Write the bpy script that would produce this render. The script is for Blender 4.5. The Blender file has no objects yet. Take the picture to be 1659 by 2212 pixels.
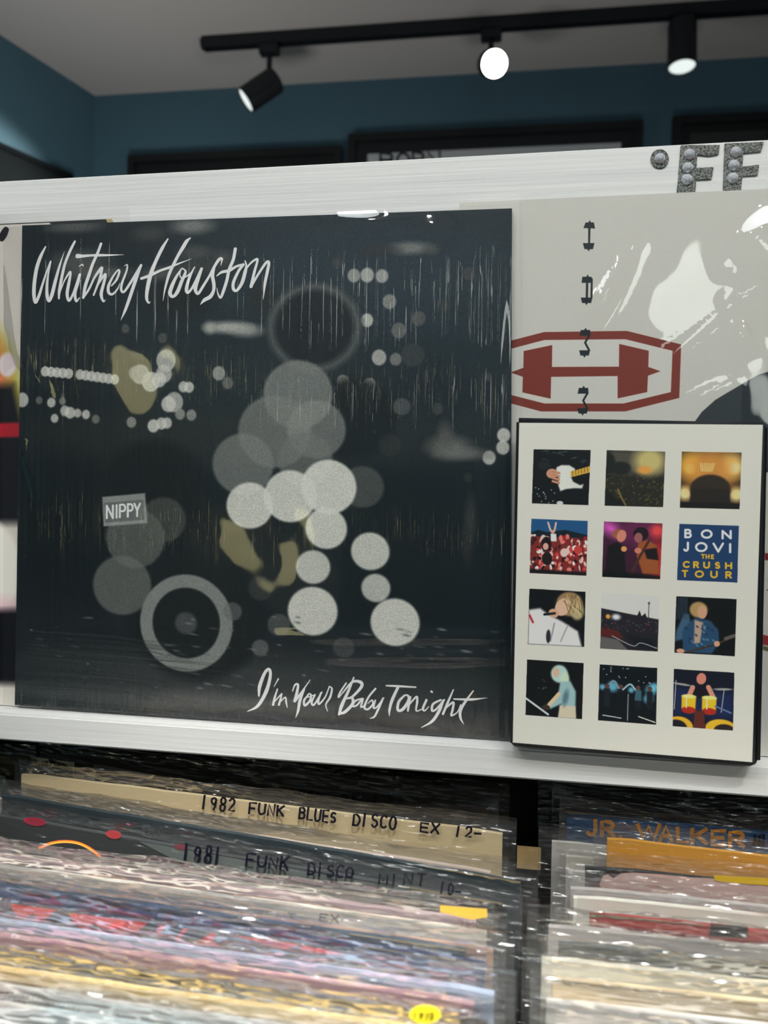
import bpy, bmesh, math, random
import numpy as np
from mathutils import Vector, Matrix, Quaternion
rng = random.Random(7)
scn = bpy.context.scene
col = scn.collection
# ------------------------------------------------------------------ camera
ZB = 1.365                       # height of the display ledge above the floor
F = 1661.0
R = np.array([[0.986706, 0.161354, 0.019396], [0.020269, -0.003763, -0.999787], [-0.161247, 0.986889, -0.006983]])
C = np.array([0.314118, -0.452867, 0.135184 + ZB])
cam = bpy.data.cameras.new('camera')
cam.sensor_fit = 'HORIZONTAL'; cam.sensor_width = 36.0; cam.lens = F / 1659 * 36.0
cam.clip_start = 0.02; cam.clip_end = 50
cam.dof.use_dof = True; cam.dof.focus_distance = 0.47; cam.dof.aperture_fstop = 12.0
cam_o = bpy.data.objects.new('camera', cam); col.objects.link(cam_o)
M = Matrix((tuple(R[0]), tuple(-R[1]), tuple(-R[2]))).transposed().to_4x4()
M.translation = Vector(C)
cam_o.matrix_world = M
scn.camera = cam_o
# ------------------------------------------------------------------ world, exposure
w = bpy.data.worlds.new('world'); scn.world = w; w.use_nodes = True
w.node_tree.nodes['Background'].inputs[0].default_value = (.75, .85, 1, 1)
w.node_tree.nodes['Background'].inputs[1].default_value = .15
vs = scn.view_settings
vs.view_transform = 'Standard'; vs.look = 'None'; vs.gamma = 1; vs.use_curve_mapping = False
vs.exposure = 0.0
scn.cycles.transparent_max_bounces = 14
scn.cycles.max_bounces = 5; scn.cycles.diffuse_bounces = 2; scn.cycles.glossy_bounces = 2; scn.cycles.transmission_bounces = 2
scn.cycles.use_adaptive_sampling = True; scn.cycles.adaptive_threshold = .1
scn.cycles.use_denoising = True
FRONT_SPOT = 21.0                # watts of each shop spot in front of the rack
BACK_SPOT = 40.0
def spot(name, loc, tgt, watts, size=55, blend=.6, rad=.03, colr=(1, .97, .9)):
    l = bpy.data.lights.new(name, 'SPOT'); l.energy = watts; l.spot_size = math.radians(size)
    l.spot_blend = blend; l.shadow_soft_size = rad; l.color = colr
    o = bpy.data.objects.new(name, l); col.objects.link(o); o.location = loc
    o.rotation_euler = (Vector(tgt) - Vector(loc)).to_track_quat('-Z', 'Y').to_euler()
    return o
CEIL = 3.1
al = bpy.data.lights.new('front_fill_light', 'AREA'); al.shape = 'RECTANGLE'; al.size = 2.2; al.size_y = .5  # unseen soft fill, added for brightness and broad sleeve highlights
al.energy = 30; al.color = (.93, .97, 1)
alo = bpy.data.objects.new('front_fill_light', al); col.objects.link(alo); alo.location = (.1, -1.15, CEIL - .03)

for nm_, loc_, sz_, en_, up_ in (('ceiling_fill_light', (-.9, 1.5, 1.9), .4, 4.8, True), ('ceiling_fill_light', (.7, 1.3, 1.5), .5, 3.2, True)):  # unseen lights added behind the rack to brighten ceiling and back wall
    u_ = bpy.data.lights.new(nm_, 'AREA'); u_.size = sz_; u_.energy = en_; u_.color = (1, .97, .93)
    uo = bpy.data.objects.new(nm_, u_); col.objects.link(uo); uo.location = loc_; uo.rotation_euler = (math.pi, 0, 0)
spot('spot_over_bins', (.55, -1.0, 2.95), (.16, -.27, 1.3), 560, 17, .9, .05)

spot('spot_over_bins', (.95, -1.0, 2.95), (.47, -.27, 1.3), 300, 17, .9, .05)  # unseen extra spot, added to brighten the right bin
# ------------------------------------------------------------------ pixel -> place helpers (real planes, real distances)
def ray(x, y): return R.T @ np.array([(x - 829.5) / F, (y - 1106) / F, 1.0])
def atz(x, y, z):
    d = ray(x, y); return C + (z - C[2]) / d[2] * d
def on(x, y, p0, n):
    d = ray(x, y); return C + np.dot(np.array(p0) - C, n) / np.dot(d, n) * d
def aty(x, y, Y): return on(x, y, (0, Y, 0), np.array([0, 1.0, 0]))

# ------------------------------------------------------------------ materials
def s2l(c):
    return tuple((v / 12.92 if v <= .04045 else ((v + .055) / 1.055) ** 2.4) for v in c)
def rgb(r, g, b): return s2l((r / 255, g / 255, b / 255))
def mat(name, c, rough=.6, metal=0, spec=.5, noise=None, bump=None, emit=None):
    m = bpy.data.materials.new(name); m.use_nodes = True
    nt = m.node_tree; b = nt.nodes['Principled BSDF']
    b.inputs['Base Color'].default_value = (*c, 1); b.inputs['Roughness'].default_value = rough
    b.inputs['Metallic'].default_value = metal; b.inputs['Specular IOR Level'].default_value = spec
    if emit: b.inputs['Emission Color'].default_value = (*emit[0], 1); b.inputs['Emission Strength'].default_value = emit[1]
    if noise or bump:
        tc = nt.nodes.new('ShaderNodeTexCoord'); mp = nt.nodes.new('ShaderNodeMapping')
        nt.links.new(tc.outputs['Object'], mp.inputs[0])
    if noise:   # (scale xyz, second colour, lo, hi)
        sc, c2, lo, hi = noise
        mp.inputs['Scale'].default_value = sc
        n = nt.nodes.new('ShaderNodeTexNoise'); n.inputs['Scale'].default_value = 1; n.inputs['Detail'].default_value = 6
        nt.links.new(mp.outputs[0], n.inputs['Vector'])
        r = nt.nodes.new('ShaderNodeValToRGB'); r.color_ramp.elements[0].position = lo; r.color_ramp.elements[1].position = hi
        r.color_ramp.elements[0].color = (*c, 1); r.color_ramp.elements[1].color = (*c2, 1)
        nt.links.new(n.outputs['Fac'], r.inputs[0]); nt.links.new(r.outputs[0], b.inputs['Base Color'])
    if bump:    # (scale xyz, strength, distance)
        mp2 = nt.nodes.new('ShaderNodeMapping'); nt.links.new(tc.outputs['Object'], mp2.inputs[0]); mp2.inputs['Scale'].default_value = bump[0]
        n2 = nt.nodes.new('ShaderNodeTexNoise'); n2.inputs['Scale'].default_value = 1; n2.inputs['Detail'].default_value = 5
        nt.links.new(mp2.outputs[0], n2.inputs['Vector'])
        bp = nt.nodes.new('ShaderNodeBump'); bp.inputs['Strength'].default_value = bump[1]; bp.inputs['Distance'].default_value = bump[2]
        nt.links.new(n2.outputs['Fac'], bp.inputs['Height']); nt.links.new(bp.outputs[0], b.inputs['Normal'])
    return m
def film(name, scale, strength, dist, rough=.08, haze=.04, base=.05, edge=.5, tint=.97, scale2=None, s2=0):
    """clear plastic: see-through, mirror-like at a slant, crinkled by fine relief"""
    m = bpy.data.materials.new(name); m.use_nodes = True; nt = m.node_tree; nt.nodes.clear()
    out = nt.nodes.new('ShaderNodeOutputMaterial'); tr = nt.nodes.new('ShaderNodeBsdfTransparent')
    tr.inputs[0].default_value = (tint, tint, tint, 1)
    gl = nt.nodes.new('ShaderNodeBsdfGlossy'); gl.inputs['Roughness'].default_value = rough
    df = nt.nodes.new('ShaderNodeBsdfTranslucent'); df.inputs[0].default_value = (.9, .92, .9, 1)
    d2 = nt.nodes.new('ShaderNodeBsdfDiffuse'); d2.inputs[0].default_value = (.9, .92, .9, 1)
    tc = nt.nodes.new('ShaderNodeTexCoord'); mp = nt.nodes.new('ShaderNodeMapping'); mp.inputs['Scale'].default_value = scale
    nt.links.new(tc.outputs['Object'], mp.inputs[0])
    n = nt.nodes.new('ShaderNodeTexNoise'); n.inputs['Scale'].default_value = 1; n.inputs['Detail'].default_value = 1.5
    nt.links.new(mp.outputs[0], n.inputs['Vector'])
    bp = nt.nodes.new('ShaderNodeBump'); bp.inputs['Strength'].default_value = strength; bp.inputs['Distance'].default_value = dist
    nt.links.new(n.outputs['Fac'], bp.inputs['Height'])
    nrm = bp.outputs[0]
    if scale2:
        mp2 = nt.nodes.new('ShaderNodeMapping'); mp2.inputs['Scale'].default_value = scale2; nt.links.new(tc.outputs['Object'], mp2.inputs[0])
        n2 = nt.nodes.new('ShaderNodeTexNoise'); n2.inputs['Scale'].default_value = 1; n2.inputs['Detail'].default_value = 0
        nt.links.new(mp2.outputs[0], n2.inputs['Vector'])
        b2 = nt.nodes.new('ShaderNodeBump'); b2.inputs['Strength'].default_value = s2; b2.inputs['Distance'].default_value = .002
        nt.links.new(n2.outputs['Fac'], b2.inputs['Height']); nt.links.new(nrm, b2.inputs['Normal']); nrm = b2.outputs[0]
    nt.links.new(nrm, gl.inputs['Normal'])
    lw = nt.nodes.new('ShaderNodeLayerWeight'); lw.inputs['Blend'].default_value = .35
    mr = nt.nodes.new('ShaderNodeMapRange'); mr.inputs['To Min'].default_value = base; mr.inputs['To Max'].default_value = edge
    nt.links.new(lw.outputs['Fresnel'], mr.inputs['Value'])
    a = nt.nodes.new('ShaderNodeAddShader')
    hz = nt.nodes.new('ShaderNodeMixShader'); hz.inputs[0].default_value = .5
    nt.links.new(df.outputs[0], hz.inputs[1]); nt.links.new(d2.outputs[0], hz.inputs[2])
    m1 = nt.nodes.new('ShaderNodeMixShader'); m1.inputs[0].default_value = haze
    nt.links.new(tr.outputs[0], m1.inputs[1]); nt.links.new(hz.outputs[0], m1.inputs[2])
    m2 = nt.nodes.new('ShaderNodeMixShader'); nt.links.new(mr.outputs[0], m2.inputs[0])
    nt.links.new(m1.outputs[0], m2.inputs[1]); nt.links.new(gl.outputs[0], m2.inputs[2])
    nt.links.new(m2.outputs[0], out.inputs[0])
    return m
M_ = {}
M_['white_wood'] = mat('painted_wood', (.74, .74, .72), .55, noise=((5, 30, 150), (.64, .64, .635), .4, .85), bump=((9, 120, 420), .22, .001))
M_['teal_wall'] = mat('teal_paint', rgb(82, 118, 134), .75, noise=((1.5, 1.5, 1.5), rgb(75, 111, 128), .3, .7), bump=((60, 60, 60), .1, .001))
M_['ceiling'] = mat('ceiling_paint', rgb(190, 188, 186), .85, bump=((90, 90, 90), .12, .001))
M_['floor'] = mat('floor_boards', rgb(90, 70, 52), .5, noise=((2, 20, 2), rgb(60, 46, 34), .3, .7))
M_['black_metal'] = mat('black_metal', rgb(26, 30, 36), .45, spec=.4)
M_['frame_black'] = mat('black_frame', rgb(18, 20, 24), .5)
M_['dark_wood'] = mat('dark_wood', rgb(46, 34, 28), .7, noise=((20, 4, 4), rgb(30, 22, 18), .3, .7))
M_['pale_wood'] = mat('pale_wood', rgb(206, 178, 130), .6, noise=((60, 8, 30), rgb(180, 148, 100), .4, .7))
M_['lamp'] = mat('lamp_lens', (.9, .9, .9), .3, emit=((.9, 1, .97), .8))
M_['lamp_on'] = mat('lamp_lens_bright', (1, 1, 1), .3, emit=((1, .95, .85), 60))
M_['dvd_black'] = mat('black_plastic', rgb(14, 16, 20), .32, spec=.5)
M_['ink'] = mat('marker_ink', rgb(18, 17, 30), .35)
M_['glitter'] = mat('silver_glitter', rgb(215, 218, 210), .3, metal=.45, noise=((900, 900, 900), rgb(130, 132, 128), .45, .6), bump=((1500, 1500, 1500), 1.0, .004))
M_['gem'] = mat('cut_glass', rgb(225, 228, 235), .05, metal=.35, spec=1)
M_['matt_black'] = mat('matt_black_cloth', rgb(22, 26, 28), .95, spec=.05)
M_['globe_warm'] = mat('warm_glass_globe', (.9, .85, .5), .3, emit=((1, .92, .45), 2.8))
M_['globe_pale'] = mat('pale_glass_globe', (.9, .9, .85), .3, emit=((.93, 1, .92), 6.5))
M_['film_record'] = film('poly_sleeve', (22, 22, 150), .9, .004, rough=.17, haze=.028, base=.05, edge=.5, tint=.99, scale2=(120, 120, 420), s2=1.0)
M_['film_lp'] = film('shrink_film', (330, 330, 9), .9, .0022, rough=.05, haze=.002, base=.03, edge=.35, tint=.995, scale2=(14, 14, 10), s2=.35)
M_['film_flat'] = film('clear_sleeve', (9, 9, 6), .5, .008, rough=.03, haze=.004, base=.035, edge=.4, tint=.99, scale2=(60, 60, 50), s2=.12)
M_['film_case'] = film('case_film', (5, 5, 5), .2, .004, rough=.08, haze=.01, base=.03, edge=.4)
_pc = {}
def paint(r, g, b, rough=.5):
    k = (r, g, b, rough)
    if k not in _pc: _pc[k] = mat('print_colour', rgb(r, g, b), rough)
    return _pc[k]

# ------------------------------------------------------------------ mesh helpers
def link(name, me, m, parent=None, smooth=False):
    if m is not None and not len(me.materials): me.materials.append(m)
    if smooth:
        for p in me.polygons: p.use_smooth = True
    o = bpy.data.objects.new(name, me); col.objects.link(o)
    if parent is not None:
        o.parent = parent
        o.matrix_parent_inverse = Matrix.Translation(parent.location).inverted() if parent.rotation_euler == Vector((0,0,0)) else parent.matrix_basis.inverted()
    return o
def mesh(name, verts, faces, m, parent=None, smooth=False):
    me = bpy.data.meshes.new(name); me.from_pydata([tuple(map(float, v)) for v in verts], [], faces); me.update()
    return link(name, me, m, parent, smooth)
def bm_obj(name, bm, m, parent=None, smooth=False):
    me = bpy.data.meshes.new(name); bmesh.ops.recalc_face_normals(bm, faces=bm.faces); bm.to_mesh(me); bm.free()
    return link(name, me, m, parent, smooth)
def box_bm(x0, x1, y0, y1, z0, z1, bev=0, seg=2, bm=None):
    own = bm is None
    bm = bm or bmesh.new()
    r = bmesh.ops.create_cube(bm, size=1)
    for v in r['verts']:
        v.co = Vector(((x0 + x1) / 2 + v.co.x * (x1 - x0), (y0 + y1) / 2 + v.co.y * (y1 - y0), (z0 + z1) / 2 + v.co.z * (z1 - z0)))
    if bev:
        es = {e for v in r['verts'] for e in v.link_edges}
        bmesh.ops.bevel(bm, geom=list(es), offset=bev, segments=seg, affect='EDGES')
    return bm
def box(name, x0, x1, y0, y1, z0, z1, m, parent=None, bev=0, seg=2):
    return bm_obj(name, box_bm(x0, x1, y0, y1, z0, z1, bev, seg), m, parent)
def empty(name, loc, label, cat, group=None):
    o = bpy.data.objects.new(name, None); col.objects.link(o); o.location = loc; o.empty_display_size = .05
    tag(o, label, cat, group); return o
def tag(o, label=None, cat=None, group=None, kind=None):
    if label: o['label'] = label
    if cat: o['category'] = cat
    if group: o['group'] = group
    if kind: o['kind'] = kind
    return o
def cyl_bm(p0, p1, r0, r1=None, n=24, bm=None, cap=True):
    bm = bm or bmesh.new(); p0 = Vector(p0); p1 = Vector(p1); r1 = r0 if r1 is None else r1
    q = (p1 - p0).to_track_quat('Z', 'Y')
    rings = []
    for p, r in ((p0, r0), (p1, r1)):
        rings.append([bm.verts.new(p + q @ Vector((r * math.cos(a), r * math.sin(a), 0))) for a in [2 * math.pi * k / n for k in range(n)]])
    for k in range(n): bm.faces.new((rings[0][k], rings[0][(k + 1) % n], rings[1][(k + 1) % n], rings[1][k]))
    if cap: bm.faces.new(rings[0][::-1]); bm.faces.new(rings[1])
    return bm
def prism(name, pts_front, n, th, m, parent=None):
    """closed polygon given as 3-D points, extruded by th against n"""
    from mathutils.geometry import tessellate_polygon
    k = len(pts_front); n = np.array(n, float)
    T = [tuple(t) for t in tessellate_polygon([[Vector(tuple(map(float, p))) for p in pts_front]])]
    v = [np.array(p) for p in pts_front] + [np.array(p) - n * th for p in pts_front]
    f = T + [tuple(i + k for i in t[::-1]) for t in T] + [[i, k + i, k + (i + 1) % k, (i + 1) % k] for i in range(k)]
    bm = bmesh.new(); vs = [bm.verts.new(tuple(map(float, p))) for p in v]
    for q in f: bm.faces.new([vs[i] for i in q])
    return bm_obj(name, bm, m, parent)
def smooth_line(pts, sub=5):
    """Catmull-Rom through (x, y, r) points"""
    P = [np.array(p, float) for p in pts]
    if len(P) < 3: return P
    P = [2 * P[0] - P[1]] + P + [2 * P[-1] - P[-2]]
    out = []
    for i in range(1, len(P) - 2):
        a, b, c, d = P[i - 1:i + 3]
        for t in np.linspace(0, 1, sub, endpoint=False):
            q = .5 * (2 * b + (c - a) * t + (2 * a - 5 * b + 4 * c - d) * t * t + (3 * b - a - 3 * c + d) * t ** 3)
            q[2] = b[2] + (c[2] - b[2]) * t
            out.append(q)
    out.append(P[-2]); return out
def ribbons(name, strokes, place, m, parent, curved=True, n=(0, -1, 0)):
    """ink strokes [(px, py, half width px)] laid as thin flat ribbons on the plane that place() maps to"""
    V, Fc = [], []
    for s in strokes:
        L = smooth_line(s) if curved else [np.array(q, float) for q in s]
        base = len(V)
        for i, q in enumerate(L):
            a = L[max(i - 1, 0)]; b = L[min(i + 1, len(L) - 1)]
            t = (b - a)[:2]; t = t / (np.linalg.norm(t) + 1e-9); nn = np.array([-t[1], t[0]])
            r = q[2]
            e = t * r * .7 * (-1 if i == 0 else (1 if i == len(L) - 1 else 0))
            V.append(place(*(q[:2] + nn * r + e))); V.append(place(*(q[:2] - nn * r + e)))
        for i in range(len(L) - 1):
            Fc.append((base + 2 * i, base + 2 * i + 1, base + 2 * i + 3, base + 2 * i + 2))
    return mesh(name, V, Fc, m, parent)

# ------------------------------------------------------------------ numpy print shop: pictures drawn as flat print
LIT = .80      # paper white that the shop light brings to the tone read off the photograph
def hom(src, dst):
    A = []
    for (x, y), (u, v) in zip(src, dst):
        A += [[x, y, 1, 0, 0, 0, -u * x, -u * y, -u], [0, 0, 0, x, y, 1, -v * x, -v * y, -v]]
    return np.linalg.svd(np.array(A, float))[2][-1].reshape(3, 3)
class Canvas:
    def __init__(s, W, H, quad, bg):
        s.W, s.H = W, H
        s.a = np.ones((H, W, 3), np.float32) * np.array(bg, np.float32) / 255
        s.h = hom(quad, [(0, 0), (W, 0), (W, H), (0, H)]) if quad else np.eye(3)
        s.k = W / (math.dist(quad[0], quad[1])) if quad else 1
        s.r = np.random.RandomState(5)
    def pt(s, x, y):
        q = s.h @ np.array([x, y, 1.0]); return q[0] / q[2], q[1] / q[2]
    def blend(s, x0, x1, y0, y1, al, c):
        x0c, x1c, y0c, y1c = max(x0, 0), min(x1, s.W), max(y0, 0), min(y1, s.H)
        if x1c <= x0c or y1c <= y0c: return
        al = al[y0c - y0:y1c - y0, x0c - x0:x1c - x0, None].astype(np.float32)
        v = s.a[y0c:y1c, x0c:x1c]
        s.a[y0c:y1c, x0c:x1c] = v * (1 - al) + al * np.array(c, np.float32) / 255
    def grid(s, x0, y0, x1, y1):
        x0, y0, x1, y1 = int(max(x0, -2)), int(max(y0, -2)), int(min(x1, s.W + 2)), int(min(y1, s.H + 2))
        if x1 <= x0 or y1 <= y0: return None
        Y, X = np.mgrid[y0:y1, x0:x1]
        return x0, x1, y0, y1, X + .5, Y + .5
    def disc(s, x, y, r, c, soft=1, al=1, ry=None, rot=0, grain=0):
        cx, cy = s.pt(x, y); r = r * s.k; ry = (ry * s.k if ry else r); soft = max(soft * s.k, 1)
        R_ = max(r, ry) + soft + 2; g = s.grid(cx - R_, cy - R_, cx + R_, cy + R_)
        if not g: return
        x0, x1, y0, y1, X, Y = g; a = math.radians(rot); dx, dy = X - cx, Y - cy
        u = (dx * math.cos(a) + dy * math.sin(a)) / r; v = (-dx * math.sin(a) + dy * math.cos(a)) / ry
        d = (np.sqrt(u * u + v * v) - 1) * min(r, ry)
        A = np.clip(.5 - d / soft, 0, 1) * al
        if grain: A = A * (1 - grain * s.r.rand(*A.shape))
        s.blend(x0, x1, y0, y1, A, c)
    def ring(s, x, y, r, ry, w, c, rot=0, soft=1.5, al=1):
        cx, cy = s.pt(x, y); r *= s.k; ry *= s.k; w *= s.k; soft = max(soft * s.k, 1)
        R_ = max(r, ry) + w + soft + 2; g = s.grid(cx - R_, cy - R_, cx + R_, cy + R_)
        if not g: return
        x0, x1, y0, y1, X, Y = g; a = math.radians(rot); dx, dy = X - cx, Y - cy
        u = (dx * math.cos(a) + dy * math.sin(a)) / r; v = (-dx * math.sin(a) + dy * math.cos(a)) / ry
        d = np.abs(np.sqrt(u * u + v * v) - 1) * min(r, ry) - w / 2
        s.blend(x0, x1, y0, y1, np.clip(.5 - d / soft, 0, 1) * al, c)
    def poly(s, pts, c, soft=1, al=1, grain=0):
        P = np.array([s.pt(*p) for p in pts]); soft = max(soft * s.k, 1)
        g = s.grid(P[:, 0].min() - soft - 2, P[:, 1].min() - soft - 2, P[:, 0].max() + soft + 2, P[:, 1].max() + soft + 2)
        if not g: return
        x0, x1, y0, y1, X, Y = g
        d2 = np.full(X.shape, 1e12); ins = np.zeros(X.shape, bool)
        for i in range(len(P)):
            ax, ay = P[i]; bx, by = P[(i + 1) % len(P)]; ex, ey = bx - ax, by - ay
            t = np.clip(((X - ax) * ex + (Y - ay) * ey) / (ex * ex + ey * ey + 1e-9), 0, 1)
            d2 = np.minimum(d2, (X - ax - t * ex) ** 2 + (Y - ay - t * ey) ** 2)
            if ay != by: ins ^= ((ay > Y) != (by > Y)) & (X < (bx - ax) * (Y - ay) / (by - ay) + ax)
        d = np.sqrt(d2) * np.where(ins, -1, 1)
        A = np.clip(.5 - d / soft, 0, 1) * al
        if grain: A = A * (1 - grain * s.r.rand(*A.shape))
        s.blend(x0, x1, y0, y1, A, c)
    def stroke(s, pts, c, curved=True, soft=1, al=1, sub=6):
        L = smooth_line(pts, sub) if curved else [np.array(p, float) for p in pts]
        soft = max(soft * s.k, 1)
        Q = [(*s.pt(p[0], p[1]), p[2] * s.k) for p in L]
        m = max(q[2] for q in Q) + soft + 2
        g = s.grid(min(q[0] for q in Q) - m, min(q[1] for q in Q) - m, max(q[0] for q in Q) + m, max(q[1] for q in Q) + m)
        if not g: return
        x0, x1, y0, y1, X, Y = g; D = np.full(X.shape, 1e9)
        for (ax, ay, ar), (bx, by, br) in zip(Q[:-1], Q[1:]):
            mm = max(ar, br) + soft + 2
            i0, i1 = int(max(min(ax, bx) - mm - x0, 0)), int(max(ax, bx) + mm - x0 + 1)
            j0, j1 = int(max(min(ay, by) - mm - y0, 0)), int(max(ay, by) + mm - y0 + 1)
            Xs, Ys = X[j0:j1, i0:i1], Y[j0:j1, i0:i1]
            if Xs.size == 0: continue
            ex, ey = bx - ax, by - ay; t = np.clip(((Xs - ax) * ex + (Ys - ay) * ey) / (ex * ex + ey * ey + 1e-9), 0, 1)
            d = np.hypot(Xs - ax - t * ex, Ys - ay - t * ey) - (ar + (br - ar) * t)
            D[j0:j1, i0:i1] = np.minimum(D[j0:j1, i0:i1], d)
        s.blend(x0, x1, y0, y1, np.clip(.5 - D / soft, 0, 1) * al, c)
    def noise(s, amp, cell=1):
        h, w_ = s.H // cell + 2, s.W // cell + 2
        n = s.r.rand(h, w_).astype(np.float32) - .5
        n = np.repeat(np.repeat(n, cell, 0), cell, 1)[:s.H, :s.W]
        s.a += n[..., None] * amp * (.25 + s.a)
    def image(s, name):
        a = np.clip(s.a, 0, 1)
        lin = np.where(a <= .04045, a / 12.92, ((a + .055) / 1.055) ** 2.4) / .76
        lin = np.clip(lin, 0, .92)
        a = np.where(lin <= .0031308, lin * 12.92, 1.055 * lin ** (1 / 2.4) - .055)
        im = bpy.data.images.new(name, s.W, s.H)
        px = np.ones((s.H, s.W, 4), np.float32); px[..., :3] = a[::-1]
        im.pixels.foreach_set(px.ravel()); im.update(); im.pack()
        return im
def picture_mat(name, im, rough=.4):
    m = bpy.data.materials.new(name); m.use_nodes = True; nt = m.node_tree; b = nt.nodes['Principled BSDF']
    t = nt.nodes.new('ShaderNodeTexImage'); t.image = im; t.extension = 'EXTEND'
    nt.links.new(t.outputs[0], b.inputs['Base Color']); b.inputs['Roughness'].default_value = rough
    b.inputs['Specular IOR Level'].default_value = .35
    return m
def picture_slab(name, q, th, n, m, side, parent, off=0):
    """slab whose front (quad TL TR BR BL) carries the picture; sides in another material"""
    n = np.array(n, float)
    v = [np.array(p) + n * off for p in q]; v += [p - n * th for p in v]
    me = bpy.data.meshes.new(name)
    me.from_pydata([tuple(map(float, p)) for p in v], [], [(0, 3, 2, 1), (4, 5, 6, 7), (0, 1, 5, 4), (1, 2, 6, 5), (2, 3, 7, 6), (3, 0, 4, 7)])
    me.materials.append(m); me.materials.append(side)
    uv = me.uv_layers.new(name='UVMap'); U = [(0, 1), (1, 1), (1, 0), (0, 0)]
    for p in me.polygons:
        p.material_index = 0 if p.index == 0 else 1
        for li in p.loop_indices: uv.data[li].uv = U[me.loops[li].vertex_index % 4]
    return link(name, me, None, parent)

# block capitals in a 1 x 1 box (y up), strokes as polylines
def arc(cx, cy, rx, ry, a0, a1, n=10):
    return [(cx + rx * math.cos(math.radians(a0 + (a1 - a0) * i / n)), cy + ry * math.sin(math.radians(a0 + (a1 - a0) * i / n))) for i in range(n + 1)]
G = {
 'A': [[(0, 0), (.5, 1), (1, 0)], [(.2, .33), (.8, .33)]],
 'B': [[(0, 0), (0, 1), (.55, 1)] + arc(.55, .77, .35, .23, 90, -90) + [(0, .54)], [(.55, .54)] + arc(.6, .27, .4, .27, 90, -90) + [(0, 0)]],
 'C': [arc(.55, .5, .55, .5, 50, 310, 14)],
 'D': [[(0, 0), (0, 1), (.35, 1)] + arc(.4, .5, .6, .5, 90, -90, 12) + [(0, 0)]],
 'E': [[(1, 1), (0, 1), (0, 0), (1, 0)], [(0, .5), (.85, .5)]],
 'F': [[(1, 1), (0, 1), (0, 0)], [(0, .52), (.8, .52)]],
 'H': [[(0, 0), (0, 1)], [(1, 0), (1, 1)], [(0, .5), (1, .5)]],
 'I': [[(.5, 0), (.5, 1)]],
 'J': [[(.9, 1), (.9, .3)] + arc(.5, .3, .4, .3, 0, -150, 8)],
 'K': [[(0, 0), (0, 1)], [(1, 1), (0, .42)], [(.3, .58), (1, 0)]],
 'L': [[(0, 1), (0, 0), (1, 0)]],
 'M': [[(0, 0), (.05, 1), (.5, .3), (.95, 1), (1, 0)]],
 'N': [[(0, 0), (0, 1), (1, 0), (1, 1)]],
 'O': [arc(.5, .5, .5, .5, 0, 360, 18)],
 'P': [[(0, 0), (0, 1), (.55, 1)] + arc(.55, .74, .4, .26, 90, -90) + [(0, .48)]],
 'R': [[(0, 0), (0, 1), (.55, 1)] + arc(.55, .75, .4, .25, 90, -90) + [(0, .5)], [(.45, .5), (1, 0)]],
 'S': [arc(.5, .76, .42, .24, 40, 250, 8) + arc(.5, .26, .45, .26, 100, -140, 8)],
 'T': [[(0, 1), (1, 1)], [(.5, 1), (.5, 0)]],
 'U': [[(0, 1), (0, .35)] + arc(.5, .35, .5, .35, 180, 360, 8) + [(1, 1)]],
 'V': [[(0, 1), (.5, 0), (1, 1)]],
 'W': [[(0, 1), (.25, 0), (.5, .9), (.75, 0), (1, 1)]],
 'X': [[(0, 0), (1, 1)], [(0, 1), (1, 0)]],
 'Y': [[(0, 1), (.5, .48), (1, 1)], [(.5, .48), (.5, 0)]],
 '0': [arc(.5, .5, .45, .5, 90, 450, 14)],
 '1': [[(.5, 0), (.6, 1)]],
 '2': [arc(.5, .72, .42, .28, 160, -30, 8) + [(.05, 0), (1, .05)]],
 '3': [arc(.45, .74, .4, .26, 150, -80, 8) + arc(.45, .25, .45, .26, 80, -150, 8)],
 '7': [[(0, 1), (1, 1), (.35, 0)]],
 '8': [arc(.5, .75, .35, .25, 270, -90, 12) + arc(.5, .25, .42, .25, 90, 450, 12)],
 '9': [arc(.45, .7, .38, .28, 20, 380, 12) + [(.75, .3), (.6, 0)]],
 '.': [[(.4, .0), (.5, .0)]], '-': [[(0, .45), (1, .45)]],
}
def word(txt, cells, hw):
    """glyph strokes at given cells [(x0, x1, y_top, y_bottom)] in photo pixels"""
    out = []
    for ch, (x0, x1, yt, yb) in zip(txt, cells):
        for s in G[ch]:
            out.append([(x0 + u * (x1 - x0), yb + v * (yt - yb), hw) for u, v in s])
    return out
def hand(txt, x0, x1, yb, slope, h, hw, slant=.12, seed=0):
    """hand-written capitals spread from x0 to x1 on a sloping base line"""
    rr = random.Random(seed); n = len(txt); st = (x1 - x0) / n; out = []
    for i, ch in enumerate(txt):
        if ch == ' ': continue
        gx = x0 + i * st; gw = st * .66; gh = h * rr.uniform(.85, 1.1); gy = yb + (gx - x0) * slope + rr.uniform(-1.5, 1.5)
        if ch in '1I': gw = st * .3
        for s in G[ch]:
            out.append([(gx + u * gw + v * gh * slant + rr.uniform(-.7, .7), gy - v * gh + u * gw * slope + rr.uniform(-.7, .7), hw) for u, v in s])
    return out

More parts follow.
